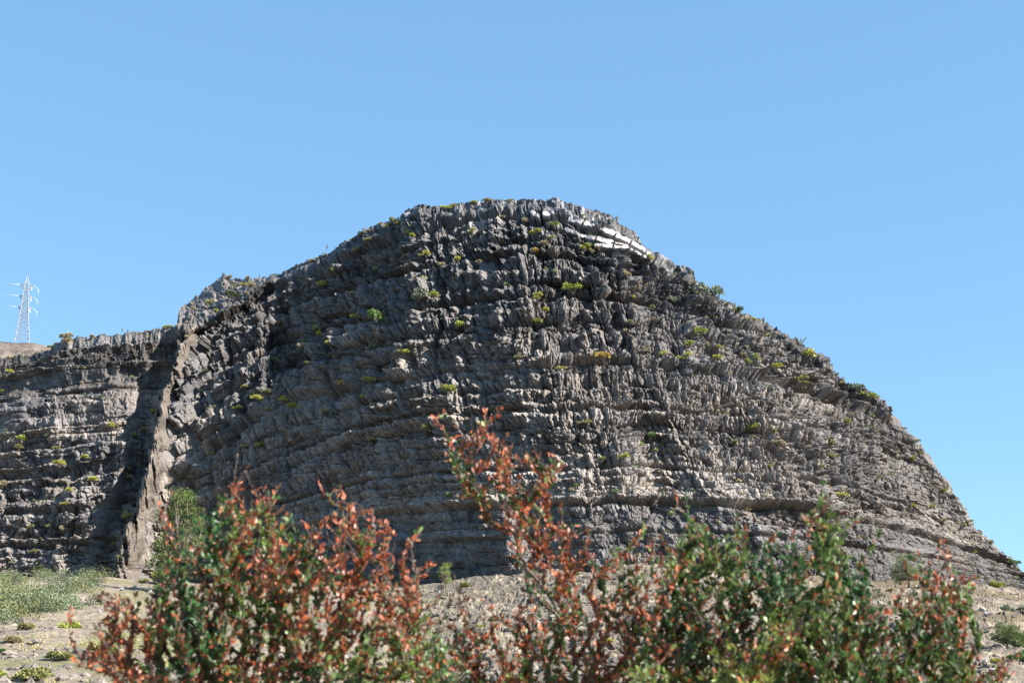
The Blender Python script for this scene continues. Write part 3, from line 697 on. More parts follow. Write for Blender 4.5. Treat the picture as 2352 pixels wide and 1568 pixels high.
for i, (x, y, n, h, sp, r, lab) in enumerate(CT):
    p = on_cliff(x, max(y, pl(SKY, x) + 4)); o = obj('cactus', cactus_mesh(40 + i, n, h, sp, r), None, p); tag(o, lab, 'cactus', 'cacti on the skyline')
for i, (x, y, h, lab) in enumerate([(278, 768, 2.6, 'left one of two dark flower stalks on the left rim'), (292, 768, 2.1, 'right one of two dark flower stalks on the left rim'), (748, 586, 3.4, 'tall dark flower stalk on the left shoulder of the dome'), (739, 592, 1.8, 'short dark stalk beside the tall flower stalk'), (595, 642, 1.7, 'small stalk above the rubble shelf')]):
    p = on_cliff(x, max(y, pl(SKY, x) + 3)); o = obj('flower_stalk', stalk_mesh(60 + i, h), None, p); tag(o, lab, 'plant')

# ------------------------------------------------------------------ trees (trunk, crown) and bushes on the slopes
def tree(px, py, wpx, hpx, Y, rgb, label, seed, name='tree', dens=1.0, cat='tree', bare=0.25, on=None):
    """px, py = foot in the picture; a tapered trunk with limbs and a crown of small leaves in clumps"""
    rs = np.random.RandomState(seed); p = on if on is not None else on_ground(px, py) if Y is None else at(px, py, Y)
    s = p[1] / FPX; Wd = wpx * s; H = hpx * s
    root = bpy.data.objects.new(name, None); link(root); root.location = p; tag(root, label, cat)
    nc = int(26 * dens); C = []
    for i in range(nc):
        a = rs.rand() * 6.28; rr = math.sqrt(rs.rand()) * .42; zf = rs.uniform(bare, .93); sh = math.sin(min(1, (1.04 - zf) / (1.04 - bare) * 1.0 + .15) * math.pi * .62)
        C.append([math.cos(a) * rr * Wd * sh, math.sin(a) * rr * Wd * sh, zf * H])
    C = np.array(C); cr = rs.uniform(.09, .19, nc) * min(Wd, H * 1.2)
    nl = int(230 * nc * (1 if dens < 1.5 else .9)); k = rs.randint(0, nc, nl)
    d = rs.normal(size=(nl, 3)); d /= np.linalg.norm(d, axis=1, keepdims=True)
    P = C[k] + d * (cr[k] * rs.uniform(.35, 1.05, nl))[:, None] * np.array([1.15, 1.15, .8])
    lz = rs.uniform(.018, .034, nl) * Wd
    V, F = leaves(P, d + rs.normal(size=(nl, 3)) * .6 + [0, 0, .3], lz, lz * .6, rs)
    cv = np.array(rgb)[None] * (rs.uniform(.6, 1.35, nc)[k] * rs.uniform(.7, 1.3, nl))[:, None]; cv = cv + np.array([.03, .02, -.005])[None] * rs.rand(nl)[:, None]
    col = np.repeat(np.concatenate([np.clip(cv, .01, .8), np.ones((nl, 1))], 1), 6, 0)
    obj('crown', raw_mesh('crown', V, F, M_FAR, False, {'col': ('FLOAT_COLOR', 'POINT', col)}), root)
    seg = []; r0 = []; r1 = []; rt = .035 * H + .02 * Wd; tp = np.array([0, 0, bare * H * 1.1]); q = np.array([0, 0, -.3])
    for j in range(3):
        a = q; q = q + (tp - q) / (3 - j) + rs.normal(size=3) * .02 * H; seg.append([a, q]); r0.append(rt * (1 - .2 * j)); r1.append(rt * (.8 - .2 * j))
    for i in range(nc):
        m = q + (C[i] - q) * .5 + rs.normal(size=3) * .04 * H; seg += [[q, m], [m, C[i]]]; r0 += [rt * .32, rt * .2]; r1 += [rt * .2, rt * .06]
    V, F = tubes(seg, r0, r1, 6); obj('trunk', raw_mesh('trunk', V, F, M_BARK), root)
    return root

tree(405, 1345, 136, 235, 262, (.085, .12, .038), 'big dense green tree at the foot of the rock dike', 1, dens=2.4, bare=.12)
tree(1022, 1352, 42, 62, None, (.20, .25, .07), 'small yellow-green tree at the cliff foot left of centre', 2, bare=.2)
tree(1415, 1318, 40, 66, None, (.17, .22, .06), 'small light green tree at the cliff foot right of centre', 3, bare=.15)
tree(2085, 1352, 78, 80, None, (.13, .17, .065), 'broad grey-green tree at the cliff foot on the right', 4, dens=1.3, bare=.2)
tree(2295, 1502, 84, 68, None, (.09, .13, .04), 'dark leaning shrub tree on the right scree', 5, dens=1.3, bare=.3)

def bush(px, py, wpx, col, label, seed, hk=1.0, group=None):
    p = on_ground(px, py); o = bpy.data.objects.new('bush', tuft_mesh('bush', seed, 900)); link(o)
    me = o.data
    o.material_slots[0].link = 'OBJECT'; o.material_slots[0].material = M_SHRUB[col]
    r = wpx * p[1] / FPX * .66; o.location = Vector(p) + Vector((0, 0, .02 * r)); o.scale = (r, r, r * hk * 1.15)
    tag(o, label, 'bush', group)
for i, a in enumerate([
 (170, 1458, 56, Li, 'bright lime bush alone on the gravel slope', .9), (45, 1477, 44, Ta, 'dry tan bush on the gravel slope at the left edge', .6),
 (70, 1447, 36, Ol, 'low olive bush above the dry tan bush', .7), (20, 1500, 18, Gr, 'small dark green bush at the left frame edge', 1.0),
 (150, 1516, 50, Ol, 'olive bush below the lime bush on gravel', .8), (322, 1556, 62, Gr, 'green bush at the bottom of the gravel slope', .8),
 (246, 1502, 46, Ol, 'olive bush right of the lime bush', .8), (8, 1566, 50, Li, 'lime bush in the bottom left corner', .8), (90, 1566, 80, Ol, 'pale olive bush at the bottom edge', .7),
 (16, 1335, 28, Gr, 'round green bush at the left edge under the left wall', .9), (330, 1338, 20, Li, 'tiny lime bush at the foot of the dike', .7), (375, 1345, 44, Ol, 'tall dry grass clump right of the dike foot', 1.3),
 (2289, 1352, 24, Yl, 'bright yellow bush on the right bank, middle one', 1.1), (2277, 1350, 22, Yl, 'yellow bush on the right bank, left one', 1.2), (2310, 1350, 28, Ol, 'olive yellow bush on the right bank, right one', 1.1),
 (2310, 1335, 30, Gr, 'green bush above the yellow bushes on the right bank', 1.1), (2300, 1410, 34, GG, 'grey grass clump on the right scree', .9), (2338, 1408, 32, GG, 'grey clump at the right edge', .9),
 (2342, 1480, 44, Gr, 'green bush at the right edge above the stones', .9), (2343, 1525, 44, Gr, 'green bush at the right edge near the bottom', 1.0), (2268, 1525, 26, Yl, 'small yellow bush among the right stones', .8),
 (2270, 1560, 34, Li, 'lime bush at the bottom right', .9), (2302, 1518, 30, Gr, 'low green bush between the right stones', .7), (2158, 1388, 24, Yl, 'faded yellow bush on the brown scree', .7),
 (2045, 1360, 20, Ol, 'low olive tuft under the broad grey-green tree', .7), (1325, 1322, 18, Gr, 'small green bush at the cliff foot between two small trees', .9), (1060, 1350, 30, Ol, 'olive bush right of the small yellow-green tree', .8),
 (1105, 1445, 26, Li, 'lime tuft on the pink rock ledges', .8), (1405, 1480, 30, Yl, 'yellow tuft on the pink rock ledges', .8)]):
    bush(a[0], a[1], a[2], a[3], a[4], 1200 + i, a[5], 'bushes on the slopes below the cliff')

# ------------------------------------------------------------------ green scrub, flowers, stones
def inside(poly, x, y):
    r = np.zeros(x.shape, bool); n = len(poly)
    for i in range(n):
        x0, y0 = poly[i]; x1, y1 = poly[(i + 1) % n]
        c = ((y0 > y) != (y1 > y)) & (x < (x1 - x0) * (y - y0) / (y1 - y0 + 1e-9) + x0); r ^= c
    return r
def ground_sample(n, rs, x0, x1, y0, y1):
    """random points of the ground sheet inside a picture rectangle"""
    m = np.where((GR > 60) & (GR < 425))[0]; px = GPX[m]; py = GPY[m]
    ok = np.argwhere((px > x0) & (px < x1) & (py > y0) & (py < y1))
    area = (GR[m][ok[:, 0]]); w_ = 1.0 / area; w_ /= w_.sum()
    k = rs.choice(len(ok), n, True, w_); r = m[ok[k, 0]]; c = ok[k, 1]
    P = np.stack([GX[r, c], GY[r, c], GZ[r, c]], 1)
    P[:, :2] += rs.uniform(-.25, .25, (n, 2)); return P, GPX[r, c], GPY[r, c]
def scrub():
    rs = np.random.RandomState(21); P, x, y = ground_sample(2600, rs, -120, 270, 1305, 1450)
    poly = [(-130, 1325), (40, 1328), (75, 1312), (130, 1322), (175, 1305), (258, 1298), (262, 1340), (235, 1362), (222, 1392), (150, 1402), (95, 1408), (60, 1424), (0, 1436), (-130, 1440)]
    ok = inside(poly, x, y) & (fb2(x / 30, y / 12, 22, 3) > .02 - .2 * (y < 1350)); P = P[ok][:135]; x = x[ok][:135]
    n = len(P); R = 1.0 + 2.4 * rs.rand(n) ** 1.5; nb = 420
    k = np.repeat(np.arange(n), nb); d = rs.normal(size=(n * nb, 3)); d /= np.linalg.norm(d, axis=1, keepdims=True); d[:, 2] = np.abs(d[:, 2])
    Q = P[k] + d * (R[k] * rs.uniform(.5, 1.1, n * nb))[:, None] * np.array([1, 1, 1.0])
    V, F = leaves(Q, d + rs.normal(size=d.shape) * .7 + [0, 0, .15], rs.uniform(.12, .24, n * nb), rs.uniform(.10, .18, n * nb), rs)
    cb = np.array([.115, .14, .075]) * rs.uniform(.5, 1.5, (n, 1)) + np.array([.07, .05, 0]) * (rs.rand(n, 1) < .3)
    cv = cb[k] * rs.uniform(.7, 1.3, (n * nb, 1)); col = np.repeat(np.concatenate([cv, np.ones((n * nb, 1))], 1), 6, 0)
    o = obj('scrub', raw_mesh('scrub', V, F, M_FAR, False, {'col': ('FLOAT_COLOR', 'POINT', col)})); tag(o, 'low grey-green scrub covering the slope under the left wall', 'scrub', kind='stuff')
scrub()
def flowers():
    rs = np.random.RandomState(23); P, x, y = ground_sample(15000, rs, -60, 1000, 1345, 1600)
    g = fb2(P[:, 0] / 5, P[:, 1] / 8, 24, 3); ok = g > -.08; P = P[ok]; n = len(P); nb = 5
    k = np.repeat(np.arange(n), nb); Q = P[k] + rs.normal(size=(n * nb, 3)) * .10
    V, F = leaves(Q, rs.normal(size=(n * nb, 3)) * .5 + [0, 0, 1], rs.uniform(.10, .2, n * nb), rs.uniform(.04, .08, n * nb), rs)
    t = rs.rand(n); cb = np.where((t < .2)[:, None], [[.38, .31, .07]], np.where((t < .7)[:, None], [[.26, .27, .09]], [[.36, .30, .17]]))
    cv = cb[k] * rs.uniform(.7, 1.2, (n * nb, 1)); col = np.repeat(np.concatenate([cv, np.ones((n * nb, 1))], 1), 6, 0)
    o = obj('wildflowers', raw_mesh('wildflowers', V, F, M_FAR, False, {'col': ('FLOAT_COLOR', 'POINT', col)})); tag(o, 'thin yellow wildflowers and dry grass on the gravel', 'wildflowers', kind='stuff')
flowers()
M_STONE = rock_material('broken_stone', scale=2.5, bump=0.6)
def stone_verts(rs, n):
    ico = np.array([[0, 0, 1], [.9, 0, .3], [.28, .85, .3], [-.72, .53, .3], [-.72, -.53, .3], [.28, -.85, .3], [.72, .53, -.4], [-.28, .85, -.4], [-.9, 0, -.4], [-.28, -.85, -.4], [.72, -.53, -.4], [0, 0, -.8]])
    T = np.array([[0,1,2],[0,2,3],[0,3,4],[0,4,5],[0,5,1],[1,6,2],[2,7,3],[3,8,4],[4,9,5],[5,10,1],[6,7,2],[7,8,3],[8,9,4],[9,10,5],[10,6,1],[11,7,6],[11,8,7],[11,9,8],[11,10,9],[11,6,10]])
    V = ico[None] * rs.uniform(.6, 1.25, (n, 12, 1)); V = V * np.stack([rs.uniform(.7, 1.3, n), rs.uniform(.7, 1.2, n), rs.uniform(.4, .9, n)], 1)[:, None]
    a = rs.rand(n) * 6.28; c, s_ = np.cos(a)[:, None], np.sin(a)[:, None]
    x = V[..., 0] * c - V[..., 1] * s_; y = V[..., 0] * s_ + V[..., 1] * c; V[..., 0] = x; V[..., 1] = y
    return V, T
def stones():
    rs = np.random.RandomState(31)
    Pa, xa, ya = ground_sample(9000, rs, -60, 2420, 1335, 1600); Pb, xb, yb = ground_sample(9000, rs, 960, 2420, 1325, 1600)
    P = np.concatenate([Pa, Pb]); g = fb2(P[:, 0] / 7, P[:, 1] / 12, 33, 3); ok = g > -.15; P = P[ok]; n = len(P)
    V, T = stone_verts(rs, n); r = .05 + .09 * rs.rand(n) + 0.55 * rs.rand(n) ** 8; V = V * r[:, None, None] + P[:, None]
    F = (T[None] + (np.arange(n) * 12)[:, None, None]).reshape(-1, 3)
    v = rs.uniform(.07, .19, n); c = np.stack([v * 1.2, v * 1.0, v * .84, v * 0 + .9], 1)
    o = obj('loose_stones', raw_mesh('loose_stones', V.reshape(-1, 3), F, M_STONE, False, {'col': ('FLOAT_COLOR', 'POINT', np.repeat(c, 12, 0))})); tag(o, 'loose stones scattered over the slopes', 'stones', kind='stuff')
stones()
def boulder(px, py, wpx, v, label, seed, flat=.7):
    rs = np.random.RandomState(seed); p = on_ground(px, py)
    n = 26; th, ph = np.meshgrid(np.linspace(0, 2 * np.pi, n, endpoint=False), np.linspace(0.02, np.pi - .02, 16))
    d = np.stack([np.sin(ph) * np.cos(th), np.sin(ph) * np.sin(th), np.cos(ph)], -1)
    r = np.full(th.shape, 9.0)
    for k in range(15):                      # cut by random planes: an angular block
        q = rs.normal(size=3); q /= np.linalg.norm(q); r = np.minimum(r, rs.uniform(.62, 1.0) / np.maximum(d @ q, .05))
    r = np.minimum(r, 1.3) + .04 * fb2(th * 3, ph * 3, seed, 3)
    V = d * r[..., None] * np.array([1, .8, flat]) * wpx * p[1] / FPX * .5
    idx = np.arange(th.size).reshape(th.shape); nx = np.roll(idx, -1, 1)
    F = np.stack([idx[:-1], idx[1:], nx[1:], nx[:-1]], -1).reshape(-1, 4)
    c = np.tile([v * 1.12, v, v * .9, .85], (th.size, 1))
    o = obj('boulder', raw_mesh('boulder', V.reshape(-1, 3), F, M_STONE, False, {'col': ('FLOAT_COLOR', 'POINT', c)}), None, p); tag(o, label, 'boulder', 'boulders on the slopes')
for i, a in enumerate([(2262, 1545, 34, .42, 'pale angular boulder at the bottom right'), (2240, 1520, 22, .3, 'small pale boulder left of the bottom right bush'), (2316, 1552, 26, .34, 'low pale boulder in the bottom right corner'),
  (2258, 1415, 26, .3, 'jumbled grey boulder on the right scree'), (2240, 1402, 18, .28, 'small boulder above the jumbled one on the right scree'), (1205, 1455, 30, .3, 'pink flat boulder on the middle ledges'),
  (1130, 1500, 36, .3, 'pink block at the bottom of the middle ledges'), (1440, 1450, 30, .3, 'pinkish block right of the middle ledges'), (280, 1352, 10, .6, 'small white block on gravel below the dike'),
  (235, 1405, 11, .5, 'pale stone at the lower edge of the scrub'), (307, 1350, 16, .3, 'flat stone right of the white block'), (345, 1362, 22, .2, 'dark boulder on gravel below the big tree'), (2120, 1352, 30, .32, 'long pale slab at the cliff foot on the right')]):
    boulder(a[0], a[1], a[2], a[3], a[4], 50 + i)

# ------------------------------------------------------------------ brown hill behind, pylon and its cables
HILL = [(-420, 800), (-150, 777), (0, 784), (40, 786), (80, 788), (112, 797), (160, 815), (260, 870), (420, 980)]
def hill():
    c = np.linspace(-420, 420, 300); Yv = np.concatenate([np.linspace(500, 600, 90), np.linspace(602, 760, 40)])
    Xp, Yd = np.meshgrid(c, Yv); cr = pl(HILL, Xp); top = at(Xp, cr, np.full(Xp.shape, 600.0))
    x = top[..., 0] * Yd / 600; z = top[..., 2] - np.where(Yd < 600, (600 - Yd) * .42, (Yd - 600) ** 1.0 * .5)
    z = z + 1.6 * fb2(x / 9, Yd / 12, 401, 5, .6) * np.clip(np.abs(Yd - 600) / 8, .35, 1)
    v = .10 * (1 + .7 * fb2(x / 4, Yd / 7, 403, 4)); col = np.stack([v * 1.3, v * 1.03, v * .8, v * 0 + .9], -1)
    idx = np.arange(x.size).reshape(x.shape); F = np.stack([idx[:-1, :-1], idx[:-1, 1:], idx[1:, 1:], idx[1:, :-1]], -1).reshape(-1, 4)
    o = obj('hill', raw_mesh('hill', np.stack([x, Yd, z], -1).reshape(-1, 3), F, M_ROCK, False, {'col': ('FLOAT_COLOR', 'POINT', col.reshape(-1, 4))})); tag(o, kind='structure')
hill()
M_STEEL = metal_material('pale_galvanised_steel', (.30, .32, .34), .5); M_GLASS_INS = metal_material('white_insulator', (.7, .7, .72), .3); M_WIRE = metal_material('cable_steel', (.5, .52, .55), .4)
def pylon():
    Y = 598.0; b = at(50, 790, Y); H = 168 * Y / FPX; s = H / 158.0
    root = bpy.data.objects.new('pylon', None); link(root); root.location = b; root.rotation_euler = (0, 0, .28)
    tag(root, 'pale lattice power pylon on the hilltop at far left', 'pylon')
    def wd(z): return np.interp(z / s, [0, 66, 138, 158], [16, 9, 4.4, .6]) * s       # half width
    zs = list(np.array([0, 18, 34, 48, 59, 68, 77, 86, 95, 104, 113, 122, 130, 138, 148, 158]) * s)
    K = [(-1, -1), (1, -1), (1, 1), (-1, 1)]
    def cor(z, k): w_ = wd(z); return np.array([K[k][0] * w_, K[k][1] * w_, z])
    for k in range(4):
        V, F = tubes([[cor(zs[i], k), cor(zs[i + 1], k)] for i in range(len(zs) - 1)], .15, .15, 4); obj('leg', raw_mesh('leg', V, F, M_STEEL), root)
    seg = []
    for i in range(len(zs) - 2):
        for k in range(4):
            j = (k + 1) % 4; seg += [[cor(zs[i], k), cor(zs[i + 1], j)], [cor(zs[i], j), cor(zs[i + 1], k)]]
            if i: seg.append([cor(zs[i], k), cor(zs[i], j)])
    V, F = tubes(seg, .085, .085, 4); obj('bracing', raw_mesh('bracing', V, F, M_STEEL), root)
    tips = []
    for zi in (138, 112, 86):
        z = zi * s; seg = []
        for sg in (-1, 1):
            L_ = (16 if sg > 0 else 15) * s; tip = np.array([sg * L_, 0, z - 1 * s]); tips.append((sg, tip))
            w_ = wd(z); w2 = wd(z - 9 * s)
            for y_ in (-1, 1):
                a = np.array([sg * w_, y_ * w_, z]); c = np.array([sg * w2, y_ * w2, z - 9 * s]); seg += [[a, tip], [c, tip]]
                for t in (.33, .66): seg.append([a + (tip - a) * t, c + (tip - c) * t])
                seg.append([a + (tip - a) * .33, c + (tip - c) * .66])
        V, F = tubes(seg, .075, .075, 4); obj('crossarm', raw_mesh('crossarm', V, F, M_STEEL), root)
    ends = []
    for sg, tip in tips:
        if sg < 0:
            v = np.array((-1, -.35, -.03)); v /= np.linalg.norm(v); e = tip + v * 15 * s
            V, F = tubes([[tip + (e - tip) * t, tip + (e - tip) * (t + .07)] for t in np.linspace(0, .93, 12)], [.08, .17] * 6, [.17, .08] * 6, 6)
            obj('insulator', raw_mesh('insulator', V, F, M_GLASS_INS), root); ends.append((sg, e, v))
        else:
            q = [tip + np.array(k) * s for k in ((0, 0, 0), (6, 0, -4), (11, 0, -10), (11, 0, -13), (8, 0, -16))]
            V, F = tubes([[q[i], q[i + 1]] for i in range(4)], .08, .08, 5); obj('jumper_arm', raw_mesh('jumper_arm', V, F, M_GLASS_INS), root)
            ends.append((sg, q[-1], np.array((.55, 1, -.25))))
            q0 = tip * np.array([.72, 1, 1]); V, F = tubes([[q0, q0 - [0, 0, 11 * s]]], .13, .13, 6); obj('insulator', raw_mesh('insulator', V, F, M_GLASS_INS), root)
    from mathutils import Matrix
    Rz = np.array(Matrix.Rotation(.28, 3, 'Z'))
    for i, (sg, e, v) in enumerate(ends):
        w0 = Rz @ e + b; v = Rz @ v; L_ = 260.0; far = w0 + np.array([v[0], v[1], 0]) * L_ + np.array([0, 0, -18 if v[0] < 0 else -70])
        ts = np.linspace(0, 1, 25); q = [w0 + (far - w0) * t - np.array([0, 0, 4 * 9 * t * (1 - t) * .5]) for t in ts]
        V, F = tubes([[q[k], q[k + 1]] for k in range(24)], .02, .02, 4)
        o = obj('power_cable', raw_mesh('power_cable', V, F, M_WIRE)); tag(o, 'thin power cable strung from the pylon ' + ('out of frame to the left' if v[0] < 0 else 'down behind the rim'), 'cable', 'power cables of the pylon ' + ('to the left' if v[0] < 0 else 'to the right'))
pylon()
#=====STAGE3
# ------------------------------------------------------------------ leafy shrubs close to the camera
def near_shrub(label, lobes, root_px, Y0, seed, ylw=0.0, depth=.45, name='leafy_shrub', total=1.0):
    """lobes: (x, y, rx, ry, rust share, tips) in picture units at distance Y0"""
    rs = np.random.RandomState(seed); s = Y0 / FPX
    T = []; RU = []; DEN = []
    for lx, ly, rx, ry, ru, nt in lobes:
        ru = ru * (.95 if lx < 1460 else .78); nt = max(2, int(nt * total * (1.3 if ly < 1350 else 2.1))); a = rs.rand(nt) * 6.28; r = np.sqrt(rs.rand(nt)); dy = rs.normal(size=nt) * depth * .5
        sx = lx + np.cos(a) * r * rx; sy = ly + np.sin(a) * r * ry
        T.append(at(sx, sy, Y0 + dy)); RU.append(np.full(nt, ru)); DEN.append(np.full(nt, nt / (rx * ry)))
    T = np.concatenate(T); RU = np.concatenate(RU)
    ex = np.argwhere(rs.rand(len(T)) < .16)[:, 0]; NX = T[ex] + np.stack([rs.normal(size=len(ex)) * .06, rs.normal(size=len(ex)) * .05, rs.uniform(.03, .13, len(ex))], 1)   # loose sprays
    T = np.concatenate([T, NX]); RU = np.concatenate([RU, RU[ex] + .2])
    gx = at(root_px, 1568, Y0)[0]; root = np.array([gx, Y0, max(0, float(ground_z(np.array(gx), np.array(Y0))))])
    o_ = np.argsort(np.linalg.norm(T - root, axis=1) + rs.rand(len(T)) * .2); T = T[o_]; RU = RU[o_]
    nodes = [root]; par = [-1]; rd = [0.0]
    for i in range(9):                                     # main stems
        tgt = T[rs.randint(len(T) // 4, len(T) * 3 // 4)]; cur = 0
        for k in range(1, 9):
            p = root + (tgt - root) * (k / 10) + np.array([rs.normal() * .02, rs.normal() * .02, .10 * math.sin(k / 10 * 3.1)])
            nodes.append(p); par.append(cur); cur = len(nodes) - 1; rd.append(np.linalg.norm(p - root))
    ends = []
    NA = np.zeros((60000, 3)); NA[:len(nodes)] = nodes; cnt = len(nodes); RD = np.zeros(60000); RD[:cnt] = rd
    par = par + [0] * (60000 - cnt)
    for t in T:
        dt = np.linalg.norm(t - root); c = NA[:cnt]; d = np.linalg.norm(c - t, axis=1) + np.where(RD[:cnt] > dt - .04, 9, 0) + .25 * np.maximum(0, c[:, 2] - t[2] + .03) * 4
        j = int(np.argmin(d)); L_ = np.linalg.norm(t - NA[j]); n = max(2, int(L_ / .045)); cur = j; bend = rs.normal(size=3) * .05 * L_; lift = np.array([0, 0, -.10 * L_])
        st = NA[j].copy()
        for k in range(1, n + 1):
            f = k / n; p = st + (t - st) * f + (bend + lift) * math.sin(f * math.pi) + rs.normal(size=3) * .004
            NA[cnt] = p; par[cnt] = cur; RD[cnt] = np.linalg.norm(p - root); cur = cnt; cnt += 1
        ends.append(cur)
    par = np.array(par[:cnt]); w_ = np.zeros(cnt)
    for e in ends: w_[e] += 1
    for i in range(cnt - 1, 0, -1): w_[par[i]] += w_[i]
    R = .0014 * np.maximum(w_, 1) ** .38
    idx = np.arange(1, cnt); seg = np.stack([NA[par[idx]], NA[idx]], 1)
    V, F = tubes(seg, np.minimum(R[par[idx]], R[idx] * 1.6), R[idx], 5)
    rt = bpy.data.objects.new(name, None); link(rt); rt.location = root; tag(rt, label, 'shrub')
    obj('branches', raw_mesh('branches', V - root, F, M_BARK, True), rt)
    LP = [[], [], []]; LD = [[], [], []]; LL = [[], [], []]
    for e, ru in zip(ends, RU):
        t = NA[e]; cl = fb2(np.array(t[0] * 6 + t[1] * 3), np.array(t[2] * 6), seed, 2)
        kind = 1 if .5 + .12 * rs.normal() < ru + .75 * cl + .02 else 0
        if kind == 1 and rs.rand() < (.36 if t[0] < .5 else .5): kind = 2
        cur = e; k = 0; nmax = rs.randint(4, 9)
        while cur > 0 and k < nmax:
            a = NA[par[cur]]; b = NA[cur]; dr = b - a; L_ = np.linalg.norm(dr) + 1e-6; dr = dr / L_
            m = max(1, int(L_ / (.0072 if kind == 0 else .0082)))
            for q in range(m):
                if rs.rand() < .12: continue
                p = a + (b - a) * rs.rand(); sd = rs.normal(size=3); sd -= dr * (sd @ dr); sd /= np.linalg.norm(sd) + 1e-6
                kk = kind if rs.rand() < .90 else (1 - kind if kind < 2 else 1)
                LP[kk].append(p); LD[kk].append(dr * .9 + sd * rs.uniform(.5, 1.1) + np.array([0, 0, .25])); LL[kk].append((.013 + .021 * rs.rand() ** 1.2) * (1, .95, .6)[kk])
            cur = par[cur]; k += 1
    for kk, (pn, mat) in enumerate((('green_leaves', M_LEAF), ('rust_leaves', M_DRYLEAF), ('withered_leaves', M_DRYLEAF))):
        if not LP[kk]: continue
        P = np.array(LP[kk]); n = len(P); ln = np.array(LL[kk])
        V, F = leaves(P - root, np.array(LD[kk]), ln, ln * rs.uniform(.45, .7, n), rs, .3 if kk == 0 else .6, .12 if kk == 0 else .3)
        if kk == 0:
            yw = np.clip(ylw + .5 * fb2(P[:, 0] * 5, P[:, 2] * 5, seed + 5, 2), 0, 1)[:, None]
            c = np.array([[.032, .085, .022]]) * (1 - yw) + np.array([[.20, .24, .045]]) * yw; c = c * rs.uniform(.6, 1.6, (n, 1))
        elif kk == 1:
            t = rs.rand(n, 1); c = np.array([[.32, .055, .014]]) * t + np.array([[.43, .16, .075]]) * (1 - t); c = c * rs.uniform(.4, 1.35, (n, 1))
        else: c = np.array([[.12, .075, .05]]) * rs.uniform(.4, 1.3, (n, 1))
        col = np.repeat(np.concatenate([c, np.ones((n, 1))], 1), 6, 0)
        o = obj(pn, raw_mesh(pn, V, F, mat, False, {'col': ('FLOAT_COLOR', 'POINT', col)}), rt)
    return cnt

near_shrub('big rust and green shrub filling the left foreground', [
  (565, 1150, 60, 55, .9, 22), (510, 1195, 60, 60, .25, 26), (455, 1250, 80, 60, .5, 26), (620, 1230, 90, 70, .4, 36), (560, 1300, 120, 80, .4, 50), (440, 1350, 90, 80, .75, 34),
  (800, 1200, 60, 50, .8, 12), (775, 1105, 14, 30, .8, 2), (830, 1165, 30, 22, .85, 5), (720, 1260, 80, 70, .7, 26), (860, 1270, 70, 80, .7, 24), (925, 1330, 40, 60, .9, 12), (700, 1370, 150, 90, .7, 50), (870, 1400, 90, 80, .6, 28),
  (600, 1450, 200, 90, .5, 70), (420, 1470, 100, 80, .5, 34), (820, 1500, 160, 80, .4, 56), (540, 1550, 200, 60, .5, 46), (380, 1180, 26, 40, .8, 5), (330, 1390, 60, 40, .9, 12), (255, 1375, 36, 14, .95, 5), (260, 1440, 50, 30, .9, 8),
  (190, 1490, 50, 16, .9, 6), (240, 1530, 70, 30, .8, 8), (330, 1540, 60, 40, .7, 10), (960, 1480, 50, 70, .4, 12), (400, 1420, 60, 50, .3, 14), (560, 1590, 260, 40, .35, 60), (1000, 1530, 60, 60, .35, 16), (960, 1400, 30, 60, .8, 6), (1000, 1320, 24, 40, .9, 3)], 650, 6.3, 1001, .12)
near_shrub('tall upright shrub with rusty top in the centre foreground', [
  (1110, 985, 34, 34, .95, 9), (1150, 1020, 34, 26, .95, 7), (1035, 990, 14, 20, .95, 3), (1055, 1055, 28, 34, .15, 8), (1190, 1060, 50, 30, .85, 12), (1260, 1065, 36, 26, .95, 8), (1110, 1100, 60, 36, .7, 14), (1250, 1105, 40, 26, .8, 7),
  (1190, 1140, 40, 26, .1, 8), (1140, 1180, 60, 40, .9, 9), (1220, 1200, 50, 40, .5, 10), (1205, 1260, 60, 36, .8, 8), (1300, 1240, 60, 50, .85, 14), (1270, 1320, 60, 60, .3, 16), (1350, 1290, 60, 40, .8, 12), (1430, 1320, 60, 40, .7, 14),
  (1240, 1420, 60, 60, .3, 14), (1350, 1400, 70, 50, .7, 14), (1150, 1450, 60, 60, .6, 8), (1430, 1400, 50, 50, .8, 10), (1280, 1510, 100, 60, .5, 30), (1130, 1540, 80, 40, .6, 16), (1400, 1510, 70, 60, .7, 14), (1080, 1400, 50, 50, .6, 5), (1070, 1490, 50, 60, .3, 12), (1250, 1570, 200, 40, .35, 50), (1480, 1240, 40, 40, .8, 4), (1470, 1450, 50, 80, .5, 12)], 1290, 6.9, 1002, .22, depth=.35)
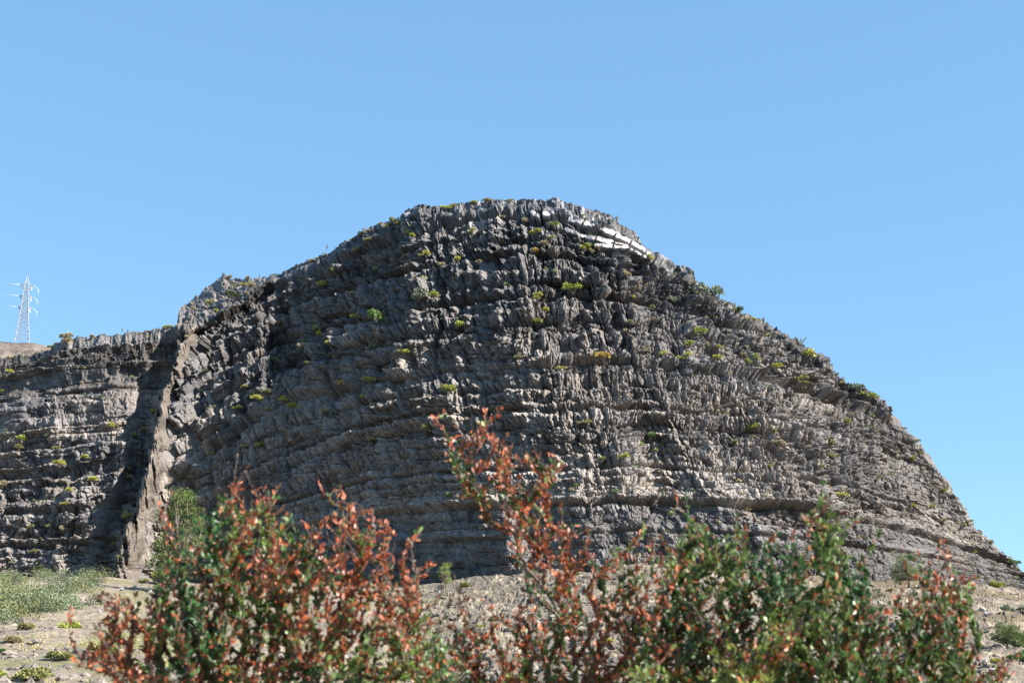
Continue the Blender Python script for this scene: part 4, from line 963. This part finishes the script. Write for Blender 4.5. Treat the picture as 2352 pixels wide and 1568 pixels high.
near_shrub('glossy green shrub right of centre', [
  (1597, 1215, 34, 30, .0, 12), (1640, 1260, 50, 40, .0, 18), (1700, 1260, 26, 40, .05, 12), (1590, 1290, 50, 50, .2, 18), (1680, 1320, 60, 50, .1, 26), (1560, 1370, 60, 50, .3, 24), (1540, 1440, 80, 60, .2, 34), (1650, 1400, 80, 60, .5, 34),
  (1500, 1320, 50, 50, .6, 9), (1590, 1510, 110, 60, .3, 46), (1700, 1480, 70, 70, .2, 34), (1480, 1420, 40, 60, .5, 10), (1600, 1580, 160, 40, .25, 46)], 1580, 6.6, 1003, .12)
near_shrub('dark green shrub with a pointed top in the right foreground', [
  (1895, 1180, 24, 40, .25, 9), (1905, 1240, 36, 40, .3, 14), (1855, 1210, 30, 40, .9, 6), (1775, 1290, 28, 50, .15, 12), (1860, 1290, 60, 40, .5, 20), (1950, 1320, 50, 50, .15, 18), (1810, 1370, 80, 50, .4, 30), (1920, 1390, 80, 60, .3, 34),
  (1990, 1410, 60, 60, .3, 20), (1880, 1470, 140, 60, .3, 56), (2010, 1500, 80, 60, .3, 28), (1900, 1540, 160, 40, .25, 50), (1780, 1450, 60, 60, .3, 16), (1960, 1590, 220, 40, .25, 60)], 1880, 6.2, 1004, .2)
near_shrub('sparse reddish shrub at the right foreground', [
  (2165, 1270, 40, 40, .85, 8), (2100, 1310, 36, 40, .7, 7), (2215, 1330, 40, 40, .8, 9), (2150, 1350, 50, 40, .5, 12), (2190, 1400, 50, 50, .4, 16), (2120, 1440, 70, 60, .35, 24), (2200, 1470, 60, 60, .4, 18), (2150, 1530, 100, 50, .35, 34), (2060, 1560, 60, 30, .3, 12)], 2150, 6.5, 1005, .15)
near_shrub('low yellow-green shrub at the bottom right of centre', [(1740, 1510, 80, 50, .25, 30), (1690, 1550, 90, 40, .1, 26), (1790, 1450, 50, 40, .3, 12), (1480, 1550, 50, 30, .2, 10)], 1720, 5.8, 1006, .75, depth=.3)
near_shrub('bare rusty sprig in the bottom right corner', [(2315, 1540, 26, 34, .9, 5), (2260, 1562, 40, 20, .9, 4)], 2330, 6.0, 1007, .2, depth=.15)
